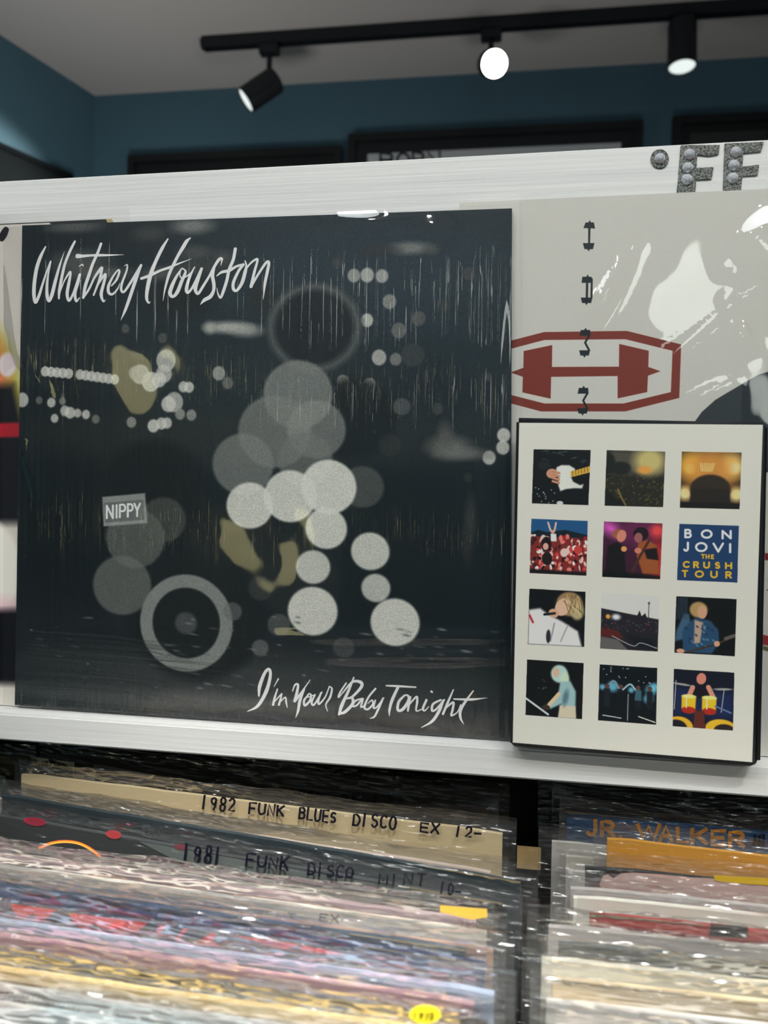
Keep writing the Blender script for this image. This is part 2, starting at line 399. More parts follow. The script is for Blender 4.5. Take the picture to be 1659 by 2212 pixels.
# ================================================================== ROOM
p1 = atz(205, 207, CEIL); p2 = atz(1659, 122, CEIL); pl = atz(0, 75, CEIL)
def wall(name, a, b, z0, z1, m, th=.1, inward=1):
    a = np.array(a[:2]); b = np.array(b[:2]); d = b - a; n = np.array([-d[1], d[0]]) / np.linalg.norm(d) * th * inward
    V = [(*a, z0), (*b, z0), (*b, z1), (*a, z1), (*(a + n), z0), (*(b + n), z0), (*(b + n), z1), (*(a + n), z1)]
    o = mesh(name, V, [(0, 1, 2, 3), (5, 4, 7, 6), (0, 4, 5, 1), (2, 6, 7, 3), (1, 5, 6, 2), (0, 3, 7, 4)], m)
    return tag(o, kind='structure')
dv = (pl - p1)[:2] / np.linalg.norm((pl - p1)[:2])
dx = (p2 - p1)[:2] / np.linalg.norm((p2 - p1)[:2])
BL = p1[:2]; BR = p1[:2] + dx * 4.6
FL = p1[:2] + dv * 4.9; FR = np.array([BR[0] + .1, FL[1]])
wall('wall_back', BL, BR, 0, CEIL, M_['teal_wall'])
wall('wall_left', FL, BL, 0, CEIL, M_['teal_wall'])
wall('wall_right', BR, FR, 0, CEIL, M_['teal_wall'])
wall('wall_front', FR, FL, 0, CEIL, M_['teal_wall'])
def slab(name, z0, z1, m):
    pts = [BL, BR, FR, FL]
    pts = [np.array(p) for p in pts]; cc = sum(pts) / 4; pts = [cc + (p - cc) * 1.04 for p in pts]
    o = mesh(name, [(*p, z0) for p in pts] + [(*p, z1) for p in pts], [(0, 1, 2, 3), (7, 6, 5, 4), (0, 4, 5, 1), (1, 5, 6, 2), (2, 6, 7, 3), (3, 7, 4, 0)], m)
    return tag(o, kind='structure')
slab('ceiling', CEIL, CEIL + .1, M_['ceiling']); slab('floor', -.1, 0, M_['floor'])

# --- track with three heads (behind the rack) and its twin in front of the rack
def track(name, a, b, label):
    a = Vector(a); b = Vector(b); d = (b - a).normalized(); s = Vector((-d.y, d.x, 0))
    bm = bmesh.new(); w2, h = .019, .036
    pts = [(-w2, 0), (w2, 0), (w2, -h), (.006, -h), (.006, -h + .012), (-.006, -h + .012), (-.006, -h), (-w2, -h)]
    r = [[bm.verts.new(e + s * u + Vector((0, 0, v))) for u, v in pts] for e in (a, b)]
    for i in range(8): bm.faces.new((r[0][i], r[0][(i + 1) % 8], r[1][(i + 1) % 8], r[1][i]))
    bm.faces.new(r[0]); bm.faces.new(r[1][::-1])
    e = empty(name, tuple((a + b) / 2), label, 'light track')
    bm_obj('rail_profile', bm, M_['black_metal'], e)
    for q, t in ((a, -d), (b, d)):
        cb = cyl_bm(q + Vector((0, 0, -h / 2)), q + Vector((0, 0, -h / 2)) + t * .006, .021, .021, 8)
        bm_obj('end_cap', cb, M_['black_metal'], e)
    return e
def head(top, aim, label, lens='lamp', rod=.05, L=.135, r=.043, group=None):
    """spot head: adapter under the track, rod, can with a back plate, front ring and lens"""
    top = Vector(top); aim = Vector(aim).normalized()
    e = empty('track_spotlight', tuple(top), label, 'spotlight', group)
    bm = box_bm(top.x - .034, top.x + .034, top.y - .017, top.y + .017, top.z - .034, top.z, .003)
    bm_obj('adapter', bm, M_['black_metal'], e)
    piv = top + Vector((0, 0, -.034 - rod))
    bm_obj('rod', cyl_bm(top + Vector((0, 0, -.034)), piv, .0095, .0095, 12), M_['black_metal'], e)
    c0 = piv + Vector((0, 0, -.006)) - aim * L * .25
    if abs(aim.z) < .97: c0 = c0 - Vector((0, 0, r * .8))
    c1 = c0 + aim * L
    bm = bmesh.new(); n = 32; q = aim.to_track_quat('Z', 'Y'); prof = [(0, .0), (r * .82, 0), (r * .97, .004), (r, .012), (r, L), (r * .93, L), (r * .9, L - .012), (0, L - .012)]
    rings = []
    for rr, t in prof:
        if rr == 0: rings.append([bm.verts.new(c0 + aim * t)])
        else: rings.append([bm.verts.new(c0 + aim * t + q @ Vector((rr * math.cos(2 * math.pi * k / n), rr * math.sin(2 * math.pi * k / n), 0))) for k in range(n)])
    for A, B in zip(rings[:-1], rings[1:]):
        for k in range(n):
            a_ = A[k % len(A)]; b_ = A[(k + 1) % len(A)]; c_ = B[(k + 1) % len(B)]; d_ = B[k % len(B)]
            f = [v for i, v in enumerate((a_, b_, c_, d_)) if v not in (a_, b_, c_, d_)[:i]]
            if len(f) > 2: bm.faces.new(f)
    bm_obj('lamp_can', bm, M_['black_metal'], e)
    bm_obj('lamp_lens', cyl_bm(c1 - aim * .010, c1 - aim * .006, r * .89, r * .89, 32), M_[lens], e)
    return e, c1
a = atz(440, 84, CEIL); b = atz(1659, 0, CEIL); dd = (b - a) / np.linalg.norm(b - a)
track('light_track', (*a[:2], CEIL), (*(a + dd * 2.6)[:2], CEIL), 'long black ceiling track carrying the three visible spotlights')
def track_at(px):
    lo, hi = 0.0, 2.5
    for _ in range(40):
        m_ = (lo + hi) / 2; q = a + dd * m_; c = R @ (q - C)
        if F * c[0] / c[2] + 829.5 < px: lo = m_
        else: hi = m_
    q = a + dd * lo; return (q[0], q[1], CEIL - .036)
g_ = 'spotlights on the visible track'
def cdir(x, y, z):   # direction in camera right / up / away terms
    return tuple(R.T @ np.array([x, -y, z]))
h1, c1 = head(track_at(583), cdir(-.80, -.62, -.12), 'black spotlight tilted down to the left, nearest the end of the track', group=g_, rod=.06)
h2, c2 = head(track_at(1062), cdir(.0, -.50, -.86), 'spotlight facing forward with a glaring lit lens, middle of the track', 'lamp_on', group=g_, rod=.035)
h3, c3 = head(track_at(1475), (0.0, -.08, -1), 'black spotlight hanging straight down near the right of the picture', group=g_, rod=.012, L=.15, r=.044)
spot('spot_left', c1, np.array(c1) + np.array(cdir(-.80, -.62, -.12)), BACK_SPOT * 2.5, 80)
spot('spot_middle', c2, np.array(c2) + np.array(cdir(.0, -.50, -.86)), BACK_SPOT, 70, rad=.035)
spot('spot_right', c3, np.array(c3) + np.array([0, -.08, -1]), BACK_SPOT, 80)
ty = -1.5
track('light_track', (-1.3, ty, CEIL), (1.9, ty, CEIL), 'black ceiling track in front of the record rack, out of the picture')
for i, (x, tx, tyy, tz) in enumerate([(-.75, -.1, -.05, 1.35), (.05, .2, 0, 1.55), (.75, .45, 0, 1.5), (1.5, .5, -.15, 1.3)]):
    aim = Vector((tx - x, tyy - ty, tz - CEIL + .15)).normalized()
    hh, cc = head((x, ty, CEIL - .036), aim, 'black spotlight on the front track, %s' % ('leftmost', 'second from left', 'third from left', 'rightmost')[i], group='spotlights on the front track', lens='lamp')
    spot('spot_front', cc, cc + aim, FRONT_SPOT, 60, rad=.03)

def pendant(x, y, z, r, m, label):  # unseen globe lamp, added for its reflection in the sleeves
    e = empty('reflection_pendant', (x, y, CEIL), label, 'pendant lamp', 'pendant lamps added for sleeve reflections')
    bm_obj('ceiling_rose', cyl_bm((x, y, CEIL - .02), (x, y, CEIL - .0005), .05, .045), M_['black_metal'], e)
    bm_obj('cord', cyl_bm((x, y, z + r + .03), (x, y, CEIL - .02), .003, .003, 8), M_['black_metal'], e)
    bm_obj('socket', cyl_bm((x, y, z + r - .006), (x, y, z + r + .03), .02, .015), M_['black_metal'], e)
    bm = bmesh.new(); bmesh.ops.create_uvsphere(bm, u_segments=24, v_segments=16, radius=r)
    for v in bm.verts: v.co += Vector((x, y, z))
    bm_obj('glass_globe', bm, m, e, True)
pendant(-.80, -1.8, 1.90, .08, M_['globe_warm'], 'warm yellow globe added for sleeve reflections, leftmost before the rack, out of the picture')
pendant(-.52, -1.95, 1.42, .075, M_['globe_warm'], 'warm yellow globe hanging low, added for sleeve reflections, out of the picture')
pendant(.76, -1.8, 2.12, .12, M_['globe_pale'], 'large pale globe added for sleeve reflections, in front of the rack, out of the picture')
pendant(1.15, -2.0, 1.85, .09, M_['globe_pale'], 'small pale globe added for sleeve reflections, in front of the rack, out of the picture')

# --- framed posters on the back wall
def poster(pxl, pyl, pxr, pyr, label, sheet, H=.9, mat_c=None, inset=.05, words=None):
    nrm = np.array([dx[1], -dx[0], 0.0]); p0 = np.array([*p1[:2], 0]) + nrm * .03
    A = on(pxl, pyl, p0, nrm); B = on(pxr, pyr, p0, nrm); zt = (A[2] + B[2]) / 2
    A[2] = B[2] = zt; u = np.array([*dx, 0]); W = np.dot(B - A, u)
    def P(s, t, o): return A + u * s + np.array([0, 0, -t]) + nrm * o
    e = empty('framed_poster', tuple(P(W / 2, H, -.03)), label, 'framed poster')
    fw = .028
    for nm, (s0, s1, t0, t1) in {'a': (0, W, 0, fw), 'b': (0, W, H - fw, H), 'c': (0, fw, fw, H - fw), 'd': (W - fw, W, fw, H - fw)}.items():
        prism('frame_bar', [P(s0, t0, 0), P(s1, t0, 0), P(s1, t1, 0), P(s0, t1, 0)], nrm, .029, M_['frame_black'], e)
    prism('backing_board', [P(fw, fw, -.012), P(W - fw, fw, -.012), P(W - fw, H - fw, -.012), P(fw, H - fw, -.012)], nrm, .008, sheet, e)
    if mat_c is not None:
        t0 = inset
        prism('poster_sheet', [P(t0, t0 , -.010), P(W - t0, t0, -.010), P(W - t0, H - t0, -.010), P(t0, H - t0, -.010)], nrm, .0015, mat_c, e)
    return e, p0, nrm
poster(275, 333, 738, 315, 'wide black framed poster on the back wall, leftmost of the three', paint(16, 18, 22), H=.6)
e_, p0_, n_ = poster(752, 283, 1390, 264, 'large black framed poster with white sheet and lettering, middle of the back wall', paint(20, 24, 30), H=.9, mat_c=paint(205, 210, 212), inset=.074)
off = p0_ - n_ * .0095
pw = word('BORN', [(822, 850, 332, 362), (858, 884, 331, 361), (892, 916, 330, 360), (924, 950, 329, 359)], 3.2)
ribbons('lettering', pw, lambda x, y: on(x, y, off, n_), paint(30, 36, 44), e_, curved=False)
poster(1455, 250, 1700, 238, 'black framed poster with dark inner mount, right of the lettered one', paint(14, 17, 20), H=.8, mat_c=paint(52, 56, 58), inset=.06)
# dark shelf unit against the left wall
q1 = on(0, 318, (*p1[:2], 0), np.array([-dv[1], dv[0], 0])); q2 = on(150, 384, (*p1[:2], 0), np.array([-dv[1], dv[0], 0]))
ns = np.array([-dv[1], dv[0], 0]); ns = ns if ns[0] > 0 else -ns
ext = (q2 - q1) / np.linalg.norm((q2 - q1)[:2]); 
A = q1 - ext * .7; B = q2 + ext * .0; zt_ = 2.62
e_ = empty('wall_banner', (float(q1[0] + .02), float(q1[1]), 2.0), 'large black sheet hung on the left wall behind the rack', 'banner')
tl = A + ns * .012; tr = B + ns * .012
prism('banner_sheet', [tl, tr, [tr[0], tr[1], 1.4], [tl[0], tl[1], 1.4]], ns, .010, M_['matt_black'], e_)
bt = cyl_bm(Vector(tl), Vector(tr), .012, .012, 10); bm_obj('top_rod', bt, M_['matt_black'], e_)

# ================================================================== DISPLAY RACK
rack = empty('display_rack', (.3, .01, 0), 'white painted wooden face-out rack holding the covers', 'display rack')
X0, X1 = -.32, .98
TR0, TRT = .0100, .3462          # front face and top of the upper rail, which the covers lean on
box('top_rail', X0, X1, TR0, .028, ZB + .262, ZB + TRT, M_['white_wood'], rack, .0012)
box('bottom_rail', X0, X1, -.012, .028, ZB - .0175, ZB - .0002, M_['white_wood'], rack, .0012)
box('back_panel', X0, X1, .0282, .036, ZB - .0175, ZB + .34, mat('plywood', rgb(190, 186, 176), .7, noise=((3, 3, 60), rgb(170, 164, 150), .4, .7)), rack)
box('light_block_board', X0, X1, .0362, .17, ZB - .0175, ZB - .002, M_['dark_wood'], rack)  # unseen board added to stop light leaking in from behind
for x in (X0, X1 - .03):
    box('upright', x, x + .03, .1702, .20, 0, ZB + .33, M_['white_wood'], rack, .001)
    box('bracket', x, x + .03, .0362, .17, ZB + .29, ZB + .32, M_['white_wood'], rack, .001)
NF = np.array([0, -1.0, 0])
def sheet(name, q, nx, ny, disp, m, parent, n=NF):
    """thin plastic sheet over the quad TL TR BR BL, swelling by disp(u, v) metres along n"""
    q = [np.array(p, float) for p in q]; V = []; Fc = []
    for j in range(ny + 1):
        for i in range(nx + 1):
            u, v = i / nx, j / ny
            p = (q[0] * (1 - u) + q[1] * u) * (1 - v) + (q[3] * (1 - u) + q[2] * u) * v
            V.append(p + n * disp(u, v))
    for j in range(ny):
        for i in range(nx):
            a_ = j * (nx + 1) + i; Fc.append((a_, a_ + 1, a_ + nx + 2, a_ + nx + 1))
    return mesh(name, V, Fc, m, parent, smooth=True)
def px_quad(pts, Y): return [aty(x, y, Y) for x, y in pts]
def waves(seed, amp, fu, fv):
    r_ = random.Random(seed); W = [(r_.uniform(.3, 1) * fu, r_.uniform(-1, 1) * fv, r_.uniform(0, 6.28), r_.uniform(.4, 1)) for _ in range(7)]
    return lambda u, v: amp * (1 + sum(k * math.sin(a_ * u * 6.28 + b_ * v * 6.28 + c_) for a_, b_, c_, k in W) / 4.5)

# ------------------------------------------------------------------ the big cover in the middle
LQ = [(48, 487), (1106, 450), (1102, 1607), (32, 1523)]
lp = empty('record_cover', (.157, .0015, ZB), 'large square dark monochrome record cover lettered in white script, middle of the rack', 'record')
cv = Canvas(1900, 1960, LQ, (16, 22, 25))
# plain stand-in picture: out of focus night lights over a dark ground, with soft abstract forms
for x, y, rx, ry, c, al in [(560, 700, 620, 260, (34, 42, 46), .8), (800, 560, 380, 130, (42, 54, 62), .55), (300, 1400, 500, 120, (32, 37, 38), .7),
                            (900, 1250, 200, 350, (15, 20, 22), .7), (150, 1050, 120, 260, (18, 22, 22), .6), (560, 940, 560, 60, (44, 46, 42), .55), (880, 1440, 300, 60, (40, 44, 44), .6),
                            (560, 1480, 560, 50, (70, 72, 70), .55), (300, 1510, 400, 22, (92, 94, 92), .5), (880, 1580, 260, 20, (40, 44, 44), .5)]:
    cv.disc(x, y, rx, c, soft=min(rx, ry) * 1.0, al=al, ry=ry)
W_ = (206, 206, 196)
def bok(x, y, r, b, soft=5, ry=None): cv.disc(x, y, r, tuple(int(v * b) for v in W_), soft, .92, ry=ry or r * 1.12, grain=.22)
for i in range(5): bok(97 + i * 12.5, 799 + i * 1.2, 10.5, .97, 3)
for i in range(7): bok(171 + i * 12.3, 806 + i * 1.8, 10.5, .95, 3)
for x, y, r, b in [(48, 860, 15, .95), (84, 861, 8, .5), (110, 866, 10, .95), (134, 863, 8, .6), (139, 884, 11, .9), (150, 888, 12, .95), (166, 889, 9, .9), (184, 892, 9.5, .95), (117, 900, 9, .95),
                   (205, 902, 9, .55), (281, 909, 11, .7), (328, 917, 13, 1), (345, 912, 12, .95), (357, 911, 11, .95), (322, 822, 20, .95), (300, 806, 20, .85), (288, 803, 14, .7), (355, 776, 22, .9), (350, 805, 18, .9),
                   (340, 818, 15, .95), (392, 833, 11, .95), (404, 834, 11, .95), (372, 866, 20, .85), (360, 870, 16, .95), (385, 892, 11, .7), (409, 894, 11, .7), (469, 804, 14, .75), (488, 825, 12, .5),
                   (763, 594, 13, .75), (792, 593, 14, .85), (824, 595, 13, .8), (840, 650, 14, .65), (791, 690, 13, .9), (860, 712, 15, .5), (903, 686, 14, .4), (817, 770, 15, .85), (853, 774, 12, .6), (738, 822, 13, .75), (796, 830, 14, .75),
                   (944, 881, 11, .3), (956, 657, 12, .25), (1012, 590, 12, .3), (268, 708, 9, .4), (348, 728, 10, .38), (727, 567, 10, .3), (1088, 938, 13, 1), (1086, 965, 13, 1), (1056, 987, 13, .98), (1054, 812, 8, .3), (1010, 1030, 9, .2)]:
    bok(x, y, r, b, 4)
for x, y, rx, ry, b in [(415, 489, 42, 15, .62), (160, 490, 60, 12, .42), (320, 505, 36, 14, .30), (170, 566, 62, 26, .40), (215, 590, 70, 14, .42), (350, 590, 45, 14, .42), (420, 545, 34, 14, .36), (480, 556, 20, 16, .34),
                        (430, 575, 60, 14, .28), (885, 535, 38, 12, .62), (820, 540, 40, 10, .22), (932, 538, 14, 10, .35), (490, 705, 46, 12, .92), (530, 712, 32, 13, .75), (450, 706, 12, 13, .8), (600, 1420, 60, 10, .2), (565, 640, 30, 30, .18),
                        (970, 965, 40, 22, .55), (1000, 978, 50, 12, .5), (960, 940, 16, 26, .4), (1015, 1120, 11, 46, .26), (1008, 1180, 10, 40, .2), (470, 1130, 70, 30, .10), (230, 1010, 14, 90, .14), (390, 640, 60, 40, .12)]:
    cv.disc(x, y, rx, tuple(int(v * b) for v in W_), soft=min(rx, ry) * 1.1, al=.9, ry=ry, grain=.25)
# abstract forms of the stand-in picture: large out of focus discs and rings
for x, y, r, g in [(676, 706, 98, 26), (330, 1060, 120, 18), (500, 1185, 104, 26), (420, 1330, 150, 22), (760, 900, 90, 18), (640, 1250, 90, 30)]: cv.disc(x, y, r, (g, g + 3, g + 4), 24, .9, ry=r * .95)
cv.ring(676, 706, 92, 88, 16, (84, 87, 85), 0, 14, .8)
for x, y, r, g, a_ in [(640, 850, 74, 122, .9), (588, 930, 78, 116, .85), (680, 925, 62, 128, .8), (520, 1000, 66, 118, .85), (655, 990, 58, 108, .8), (290, 1160, 66, 96, .85), (262, 1262, 66, 104, .85), (350, 1120, 50, 82, .7), (780, 1050, 44, 84, .8)]:
    cv.disc(x, y, r, (g, g + 3, g - 2), 7, a_, grain=.25)
for x, y, r, a_ in [(535, 1090, 50, .95), (622, 1070, 56, .95), (706, 1050, 58, .97), (700, 1140, 44, .95), (672, 1224, 36, .9), (672, 1320, 52, .95), (796, 1190, 40, .92), (808, 1270, 30, .85), (850, 1345, 50, .95)]:
    cv.disc(x, y, r, W_, 6, a_, grain=.10)
cv.ring(400, 1345, 88, 92, 28, (120, 123, 119), 0, 5); cv.disc(400, 1345, 24, (70, 73, 73), 8, .9)
for x, y, r, g in [(600, 1350, 24, 90), (560, 1400, 18, 110), (740, 1400, 22, 74), (500, 1320, 20, 100), (560, 1270, 26, 60), (890, 765, 24, 60), (866, 876, 18, 90), (840, 960, 24, 44)]: cv.disc(x, y, r, (g, g + 2, g), 5, .7, grain=.2)
for k in range(70):   # wet ground glints
    x = cv.r.uniform(60, 1090); y = cv.r.uniform(1360, 1440) if x > 700 else cv.r.uniform(1330, 1490)
    b_ = cv.r.uniform(50, 150); cv.disc(x, y, cv.r.uniform(3, 11), (b_, b_ + 2, b_), 3, .6, ry=cv.r.uniform(1.2, 3), rot=6)
for k in range(46):
    y = 1360 + k * 4.2; b_ = cv.r.uniform(30, 70)
    cv.stroke([(50 + cv.r.uniform(0, 40), y, .9), (cv.r.uniform(200, 300), y + 14, 1.2), (cv.r.uniform(330, 500), y + 34, .6)], (b_, b_ + 3, b_ + 2), True, 3, .5)
# small plate with lettering
cv.poly([(219, 1070), (311, 1062), (316, 1127), (222, 1134)], (150, 152, 148), 4, 1, grain=.3)
cv.poly([(224, 1083), (307, 1076), (310, 1120), (226, 1126)], (92, 96, 96), 3, 1, grain=.2)
for s_ in word('NIPPY', [(229, 242, 1089, 1116), (248, 252, 1088, 1115), (257, 269, 1087, 1114), (274, 285, 1086, 1113), (288, 300, 1085, 1112)], 2.2): cv.stroke(s_, (226, 228, 222), False, 1.5)
cv.noise(.16, 2); cv.noise(.10, 1)
def tr(L, ox, oy, k): return [[(ox + x / k, oy + y / k, r / k) for x, y, r in s_] for s_ in L]
T1 = tr([
 [(318,180,8),(262,290,18),(215,430,20),(188,600,20),(182,740,20),(200,835,16),(240,760,16),(290,600,12),(340,450,9),(380,350,7),(350,500,10),(335,650,15),(338,760,18),(360,820,14),(395,740,20),(435,580,18),(485,400,12),(543,235,2)],
 [(668,118,12),(610,230,15),(545,390,15),(505,560,16),(480,700,16),(475,790,10)],
 [(485,720,8),(540,580,8),(600,485,12),(612,500,12),(590,620,17),(572,740,17),(595,815,14),(640,740,12),(690,600,13),(722,510,14)],
 [(722,510,14),(700,600,16),(665,730,16),(680,820,14),(720,780,4)], [(715,412,4),(755,390,8),(765,410,5)],
 [(980,145,14),(940,250,15),(880,380,16),(830,520,18),(785,650,18),(762,780,14)], [(700,290,24),(760,290,16),(860,282,12),(960,280,14),(1100,278,9),(1250,273,2)],
 [(762,780,12),(830,680,12),(900,540,12),(975,440,18),(985,450,16),(960,560,14),(885,750,10)], [(930,640,8),(1010,520,14),(1030,520,14),(1005,620,16),(975,740,18),(1000,825,10),(1025,805,3)],
 [(1100,640,8),(1160,570,12),(1195,480,12),(1180,455,8),(1120,530,10),(1065,640,16),(1065,720,16),(1110,740,12),(1170,680,8),(1200,610,3)],
 [(1255,405,3),(1290,395,8),(1280,470,10),(1225,610,13),(1215,690,14),(1250,710,12),(1330,600,14),(1455,400,14)], [(1455,400,12),(1390,570,18),(1320,770,18),(1260,930,15),(1205,1050,2)]], 40, 500, 5.53)
T1 += tr([
 [(340,88,8),(270,200,18),(190,360,18),(130,510,22),(90,680,20),(80,790,16),(105,845,8),(125,825,2)], [(20,555,14),(120,520,16),(250,460,13),(370,420,14),(450,385,10),(620,322,2)],
 [(610,75,6),(560,120,18),(480,250,16),(410,380,16),(350,510,16),(300,680,10),(275,820,2)], [(600,80,4),(540,190,3),(480,280,3)],
 [(500,440,6),(440,530,14),(385,640,20),(360,730,20),(395,770,14),(450,710,20),(500,590,18),(545,490,14),(540,455,8),(500,440,8),(480,510,6),(510,550,8),(600,500,8),(660,420,4)],
 [(655,420,6),(600,530,14),(565,630,16),(555,700,16),(580,720,12),(640,640,13),(740,440,14)], [(740,440,14),(700,550,18),(665,650,22),(670,710,16),(700,730,14),(760,640,14),(830,530,12)],
 [(830,530,12),(890,420,14),(950,330,16),(985,325,12),(970,400,3)], [(890,420,14),(870,520,18),(885,620,18),(880,700,16),(840,770,20),(770,810,18),(720,865,2)],
 [(1145,205,16),(1120,330,16),(1070,450,16),(1040,580,16),(1000,700,16),(965,780,12),(935,740,8),(920,665,3)], [(920,525,5),(980,480,14),(1070,460,16),(1160,410,12),(1240,390,12)],
 [(1240,390,14),(1180,470,14),(1120,600,16),(1120,680,16),(1160,695,14),(1220,610,18),(1260,480,18),(1275,400,10),(1260,345,6)],
 [(1265,450,8),(1330,370,10),(1400,325,12),(1405,360,12),(1370,480,14),(1330,650,16)], [(1330,650,12),(1420,500,12),(1510,370,14),(1545,370,14),(1525,480,16),(1495,620,14),(1475,800,2)]], 300, 500, 5.53)
T2 = tr([
 [(105,290,5),(110,230,10),(140,150,8),(165,130,8),(172,170,8),(150,260,10),(100,350,8),(38,385,2)], [(220,188,4),(195,235,2)],
 [(215,250,4),(200,300,6),(190,345,6)], [(195,330,3),(235,285,4),(240,285,4),(225,345,6)], [(225,335,3),(262,300,4),(268,330,5),(275,362,2)],
 [(305,262,3),(320,225,5),(338,225,6),(330,280,8),(318,325,6),(345,290,6),(410,195,2)], [(375,250,5),(350,320,8),(340,380,7),(325,425,1)],
 [(400,285,4),(375,320,6),(380,350,6),(410,320,6),(415,285,5),(400,280,3),(395,300,3),(440,285,3)], [(440,285,4),(420,330,6),(435,345,5),(480,270,4)], [(475,275,5),(460,320,6),(465,342,5),(500,300,4),(525,235,3)],
 [(525,235,3),(540,250,5),(530,300,6),(505,345,4),(515,385,2)],
 [(670,182,4),(640,260,7),(600,350,9),(585,405,6)], [(625,215,4),(590,270,5),(580,300,5),(600,280,3),(660,210,6),(710,210,9),(715,240,8),(660,300,6),(625,310,3)], [(625,310,3),(660,305,7),(665,340,8),(620,390,8),(585,400,6)],
 [(715,310,4),(680,325,5),(665,355,5),(690,350,5),(725,310,5),(715,360,5),(740,350,3)], [(800,250,5),(760,300,5),(735,360,6),(755,375,5),(785,345,5),(780,320,4),(755,340,2)],
 [(800,320,4),(790,365,5),(810,360,4),(850,305,3)], [(845,310,5),(820,370,6),(795,420,5),(770,430,2)],
 [(865,232,4),(930,235,6),(1040,242,4)], [(935,240,7),(900,320,8),(885,380,6),(885,415,2)], [(975,290,5),(940,330,7),(935,380,7),(965,375,8),(1000,320,8),(990,290,5),(960,300,3)],
 [(1010,300,4),(1000,350,6),(995,385,5)], [(1000,350,4),(1045,300,5),(1050,330,6),(1045,385,4),(1080,375,3)], [(1105,320,6),(1085,370,6),(1095,385,4),(1120,360,2)], [(1133,268,5),(1138,272,5)],
 [(1190,320,5),(1145,345,6),(1140,385,6),(1165,375,5),(1210,320,5)], [(1205,325,6),(1180,390,8),(1140,450,7),(1078,487,2)],
 [(1265,258,3),(1235,330,6),(1205,405,6)], [(1220,370,4),(1265,335,6),(1262,380,6),(1255,415,5),(1290,395,3),(1310,350,3)],
 [(1385,265,3),(1345,320,6),(1310,380,8),(1310,430,6),(1330,468,1)], [(1270,315,4),(1370,318,7),(1470,308,1)]], 520, 1400, 2.765)
T1 = [[(x, y, r * 1.22) for x, y, r in s_] for s_ in T1]; T2 = [[(x, y, r * 1.12) for x, y, r in s_] for s_ in T2]
for s_ in T1: cv.stroke([(x + 1.2, y + 1.2, r) for x, y, r in s_], (8, 10, 10), True, 1, .7)
for s_ in T1 + T2: cv.stroke(s_, (226, 225, 217), True, .8)
lpm = picture_mat('night_picture_print', cv.image('night_picture'), .35)
jq = px_quad(LQ, 0.0)
jq[3][2] = max(jq[3][2], ZB + .0002); jq[2][2] = max(jq[2][2], ZB + .0002)
picture_slab('jacket', jq, .003, NF, lpm, paint(24, 30, 34), lp)
wq = px_quad([(47, 486), (1107, 449), (1103, 1608), (31, 1524)], -.0006)
for q_ in wq: q_[2] = max(q_[2], ZB + .0003)
sheet('shrink_wrap', wq, 40, 40, waves(3, .00012, 4, 2), M_['film_lp'], lp)
def gr(u0, v0, u1, v1, wd, h):   # a soft crease from one place to another
    L = math.hypot(u1 - u0, v1 - v0)
    def f(u, v):
        t = max(0, min(1, ((u - u0) * (u1 - u0) + (v - v0) * (v1 - v0)) / (L * L))); d = math.hypot(u - u0 - t * (u1 - u0), v - v0 - t * (v1 - v0))
        return h * math.exp(-(d / wd) ** 2) * math.sin(math.pi * min(max(t, .08), .92))
    return f
cr = [gr(.62, .02, .80, .03, .02, .0022), gr(.80, .03, .90, .06, .025, .002), gr(.55, .825, 1.05, .80, .010, .0022), gr(.6, .86, 1.05, .835, .010, .0020), gr(.965, .15, .955, .42, .008, .0016), gr(.03, .25, .10, .36, .012, .0015), gr(.0, .05, .04, .3, .01, .0015), gr(.03, .4, .09, .62, .008, .0012)]
w1 = waves(5, .0008, 1.5, 2.0)
sheet('poly_sleeve', [aty(10, 492, -.0022), aty(1128, 440, -.0022), [aty(1132, 1600, -.0022)[0], -.0022, ZB + .0004], [aty(8, 1530, -.0022)[0], -.0022, ZB + .0004]], 110, 110,
      lambda u, v: w1(u, v) + sum(c(u, v) for c in cr), M_['film_flat'], lp)

# ------------------------------------------------------------------ pale cover with the bordered H emblem
hc = empty('record_cover', (.46, .005, ZB), 'pale grey record cover with rust-red bordered H emblem, behind the video case', 'record')
YH = .0035
xl_, xr_ = .281, .594; zt_ = aty(1300, 424, YH)[2]
HQ3 = [np.array([xl_, YH, zt_]), np.array([xr_, YH, zt_]), np.array([xr_, YH, ZB + .0003]), np.array([xl_, YH, ZB + .0003])]
def to_px(p):
    c = R @ (np.array(p) - C); return (F * c[0] / c[2] + 829.5, F * c[1] / c[2] + 1106)
ch = Canvas(1500, 1510, [to_px(p) for p in HQ3], (186, 184, 176))
def E(L): return [(1090 + x / 2.9156, 400 + y / 2.9156) for x, y in L]
RED = (112, 42, 28); PALE = (190, 188, 180); BK = (20, 24, 28)
ch.poly(E([(-120,1020),(250,925),(770,918),(1112,1003),(1100,1340),(760,1425),(230,1425),(-130,1330)]), RED)
ch.poly(E([(-110,1070),(250,975),(760,970),(1058,1043),(1047,1303),(750,1375),(250,1375),(-120,1280)]), PALE)
for p in ([(120,1045),(300,1007),(298,1145),(720,1143),(722,1000),(908,1043),(905,1145),(982,1172),(903,1200),(898,1303),(712,1343),(712,1202),(293,1207),(290,1345),(112,1305),(115,1207),(38,1180),(118,1150)],): ch.poly(E(p), RED)
def spk(x, y, up): return [(x - 9, y), (x, y - 15 if up else y + 15), (x + 9, y)]
ch.poly(E([(510,235),(562,235),(570,273),(497,270)]), BK); ch.poly(E(spk(536,236,1)), BK); ch.poly(E([(527,270),(541,270),(538,366),(526,366)]), BK); ch.poly(E([(493,365),(566,365),(556,403),(503,403)]), BK); ch.poly(E(spk(529,402,0)), BK)
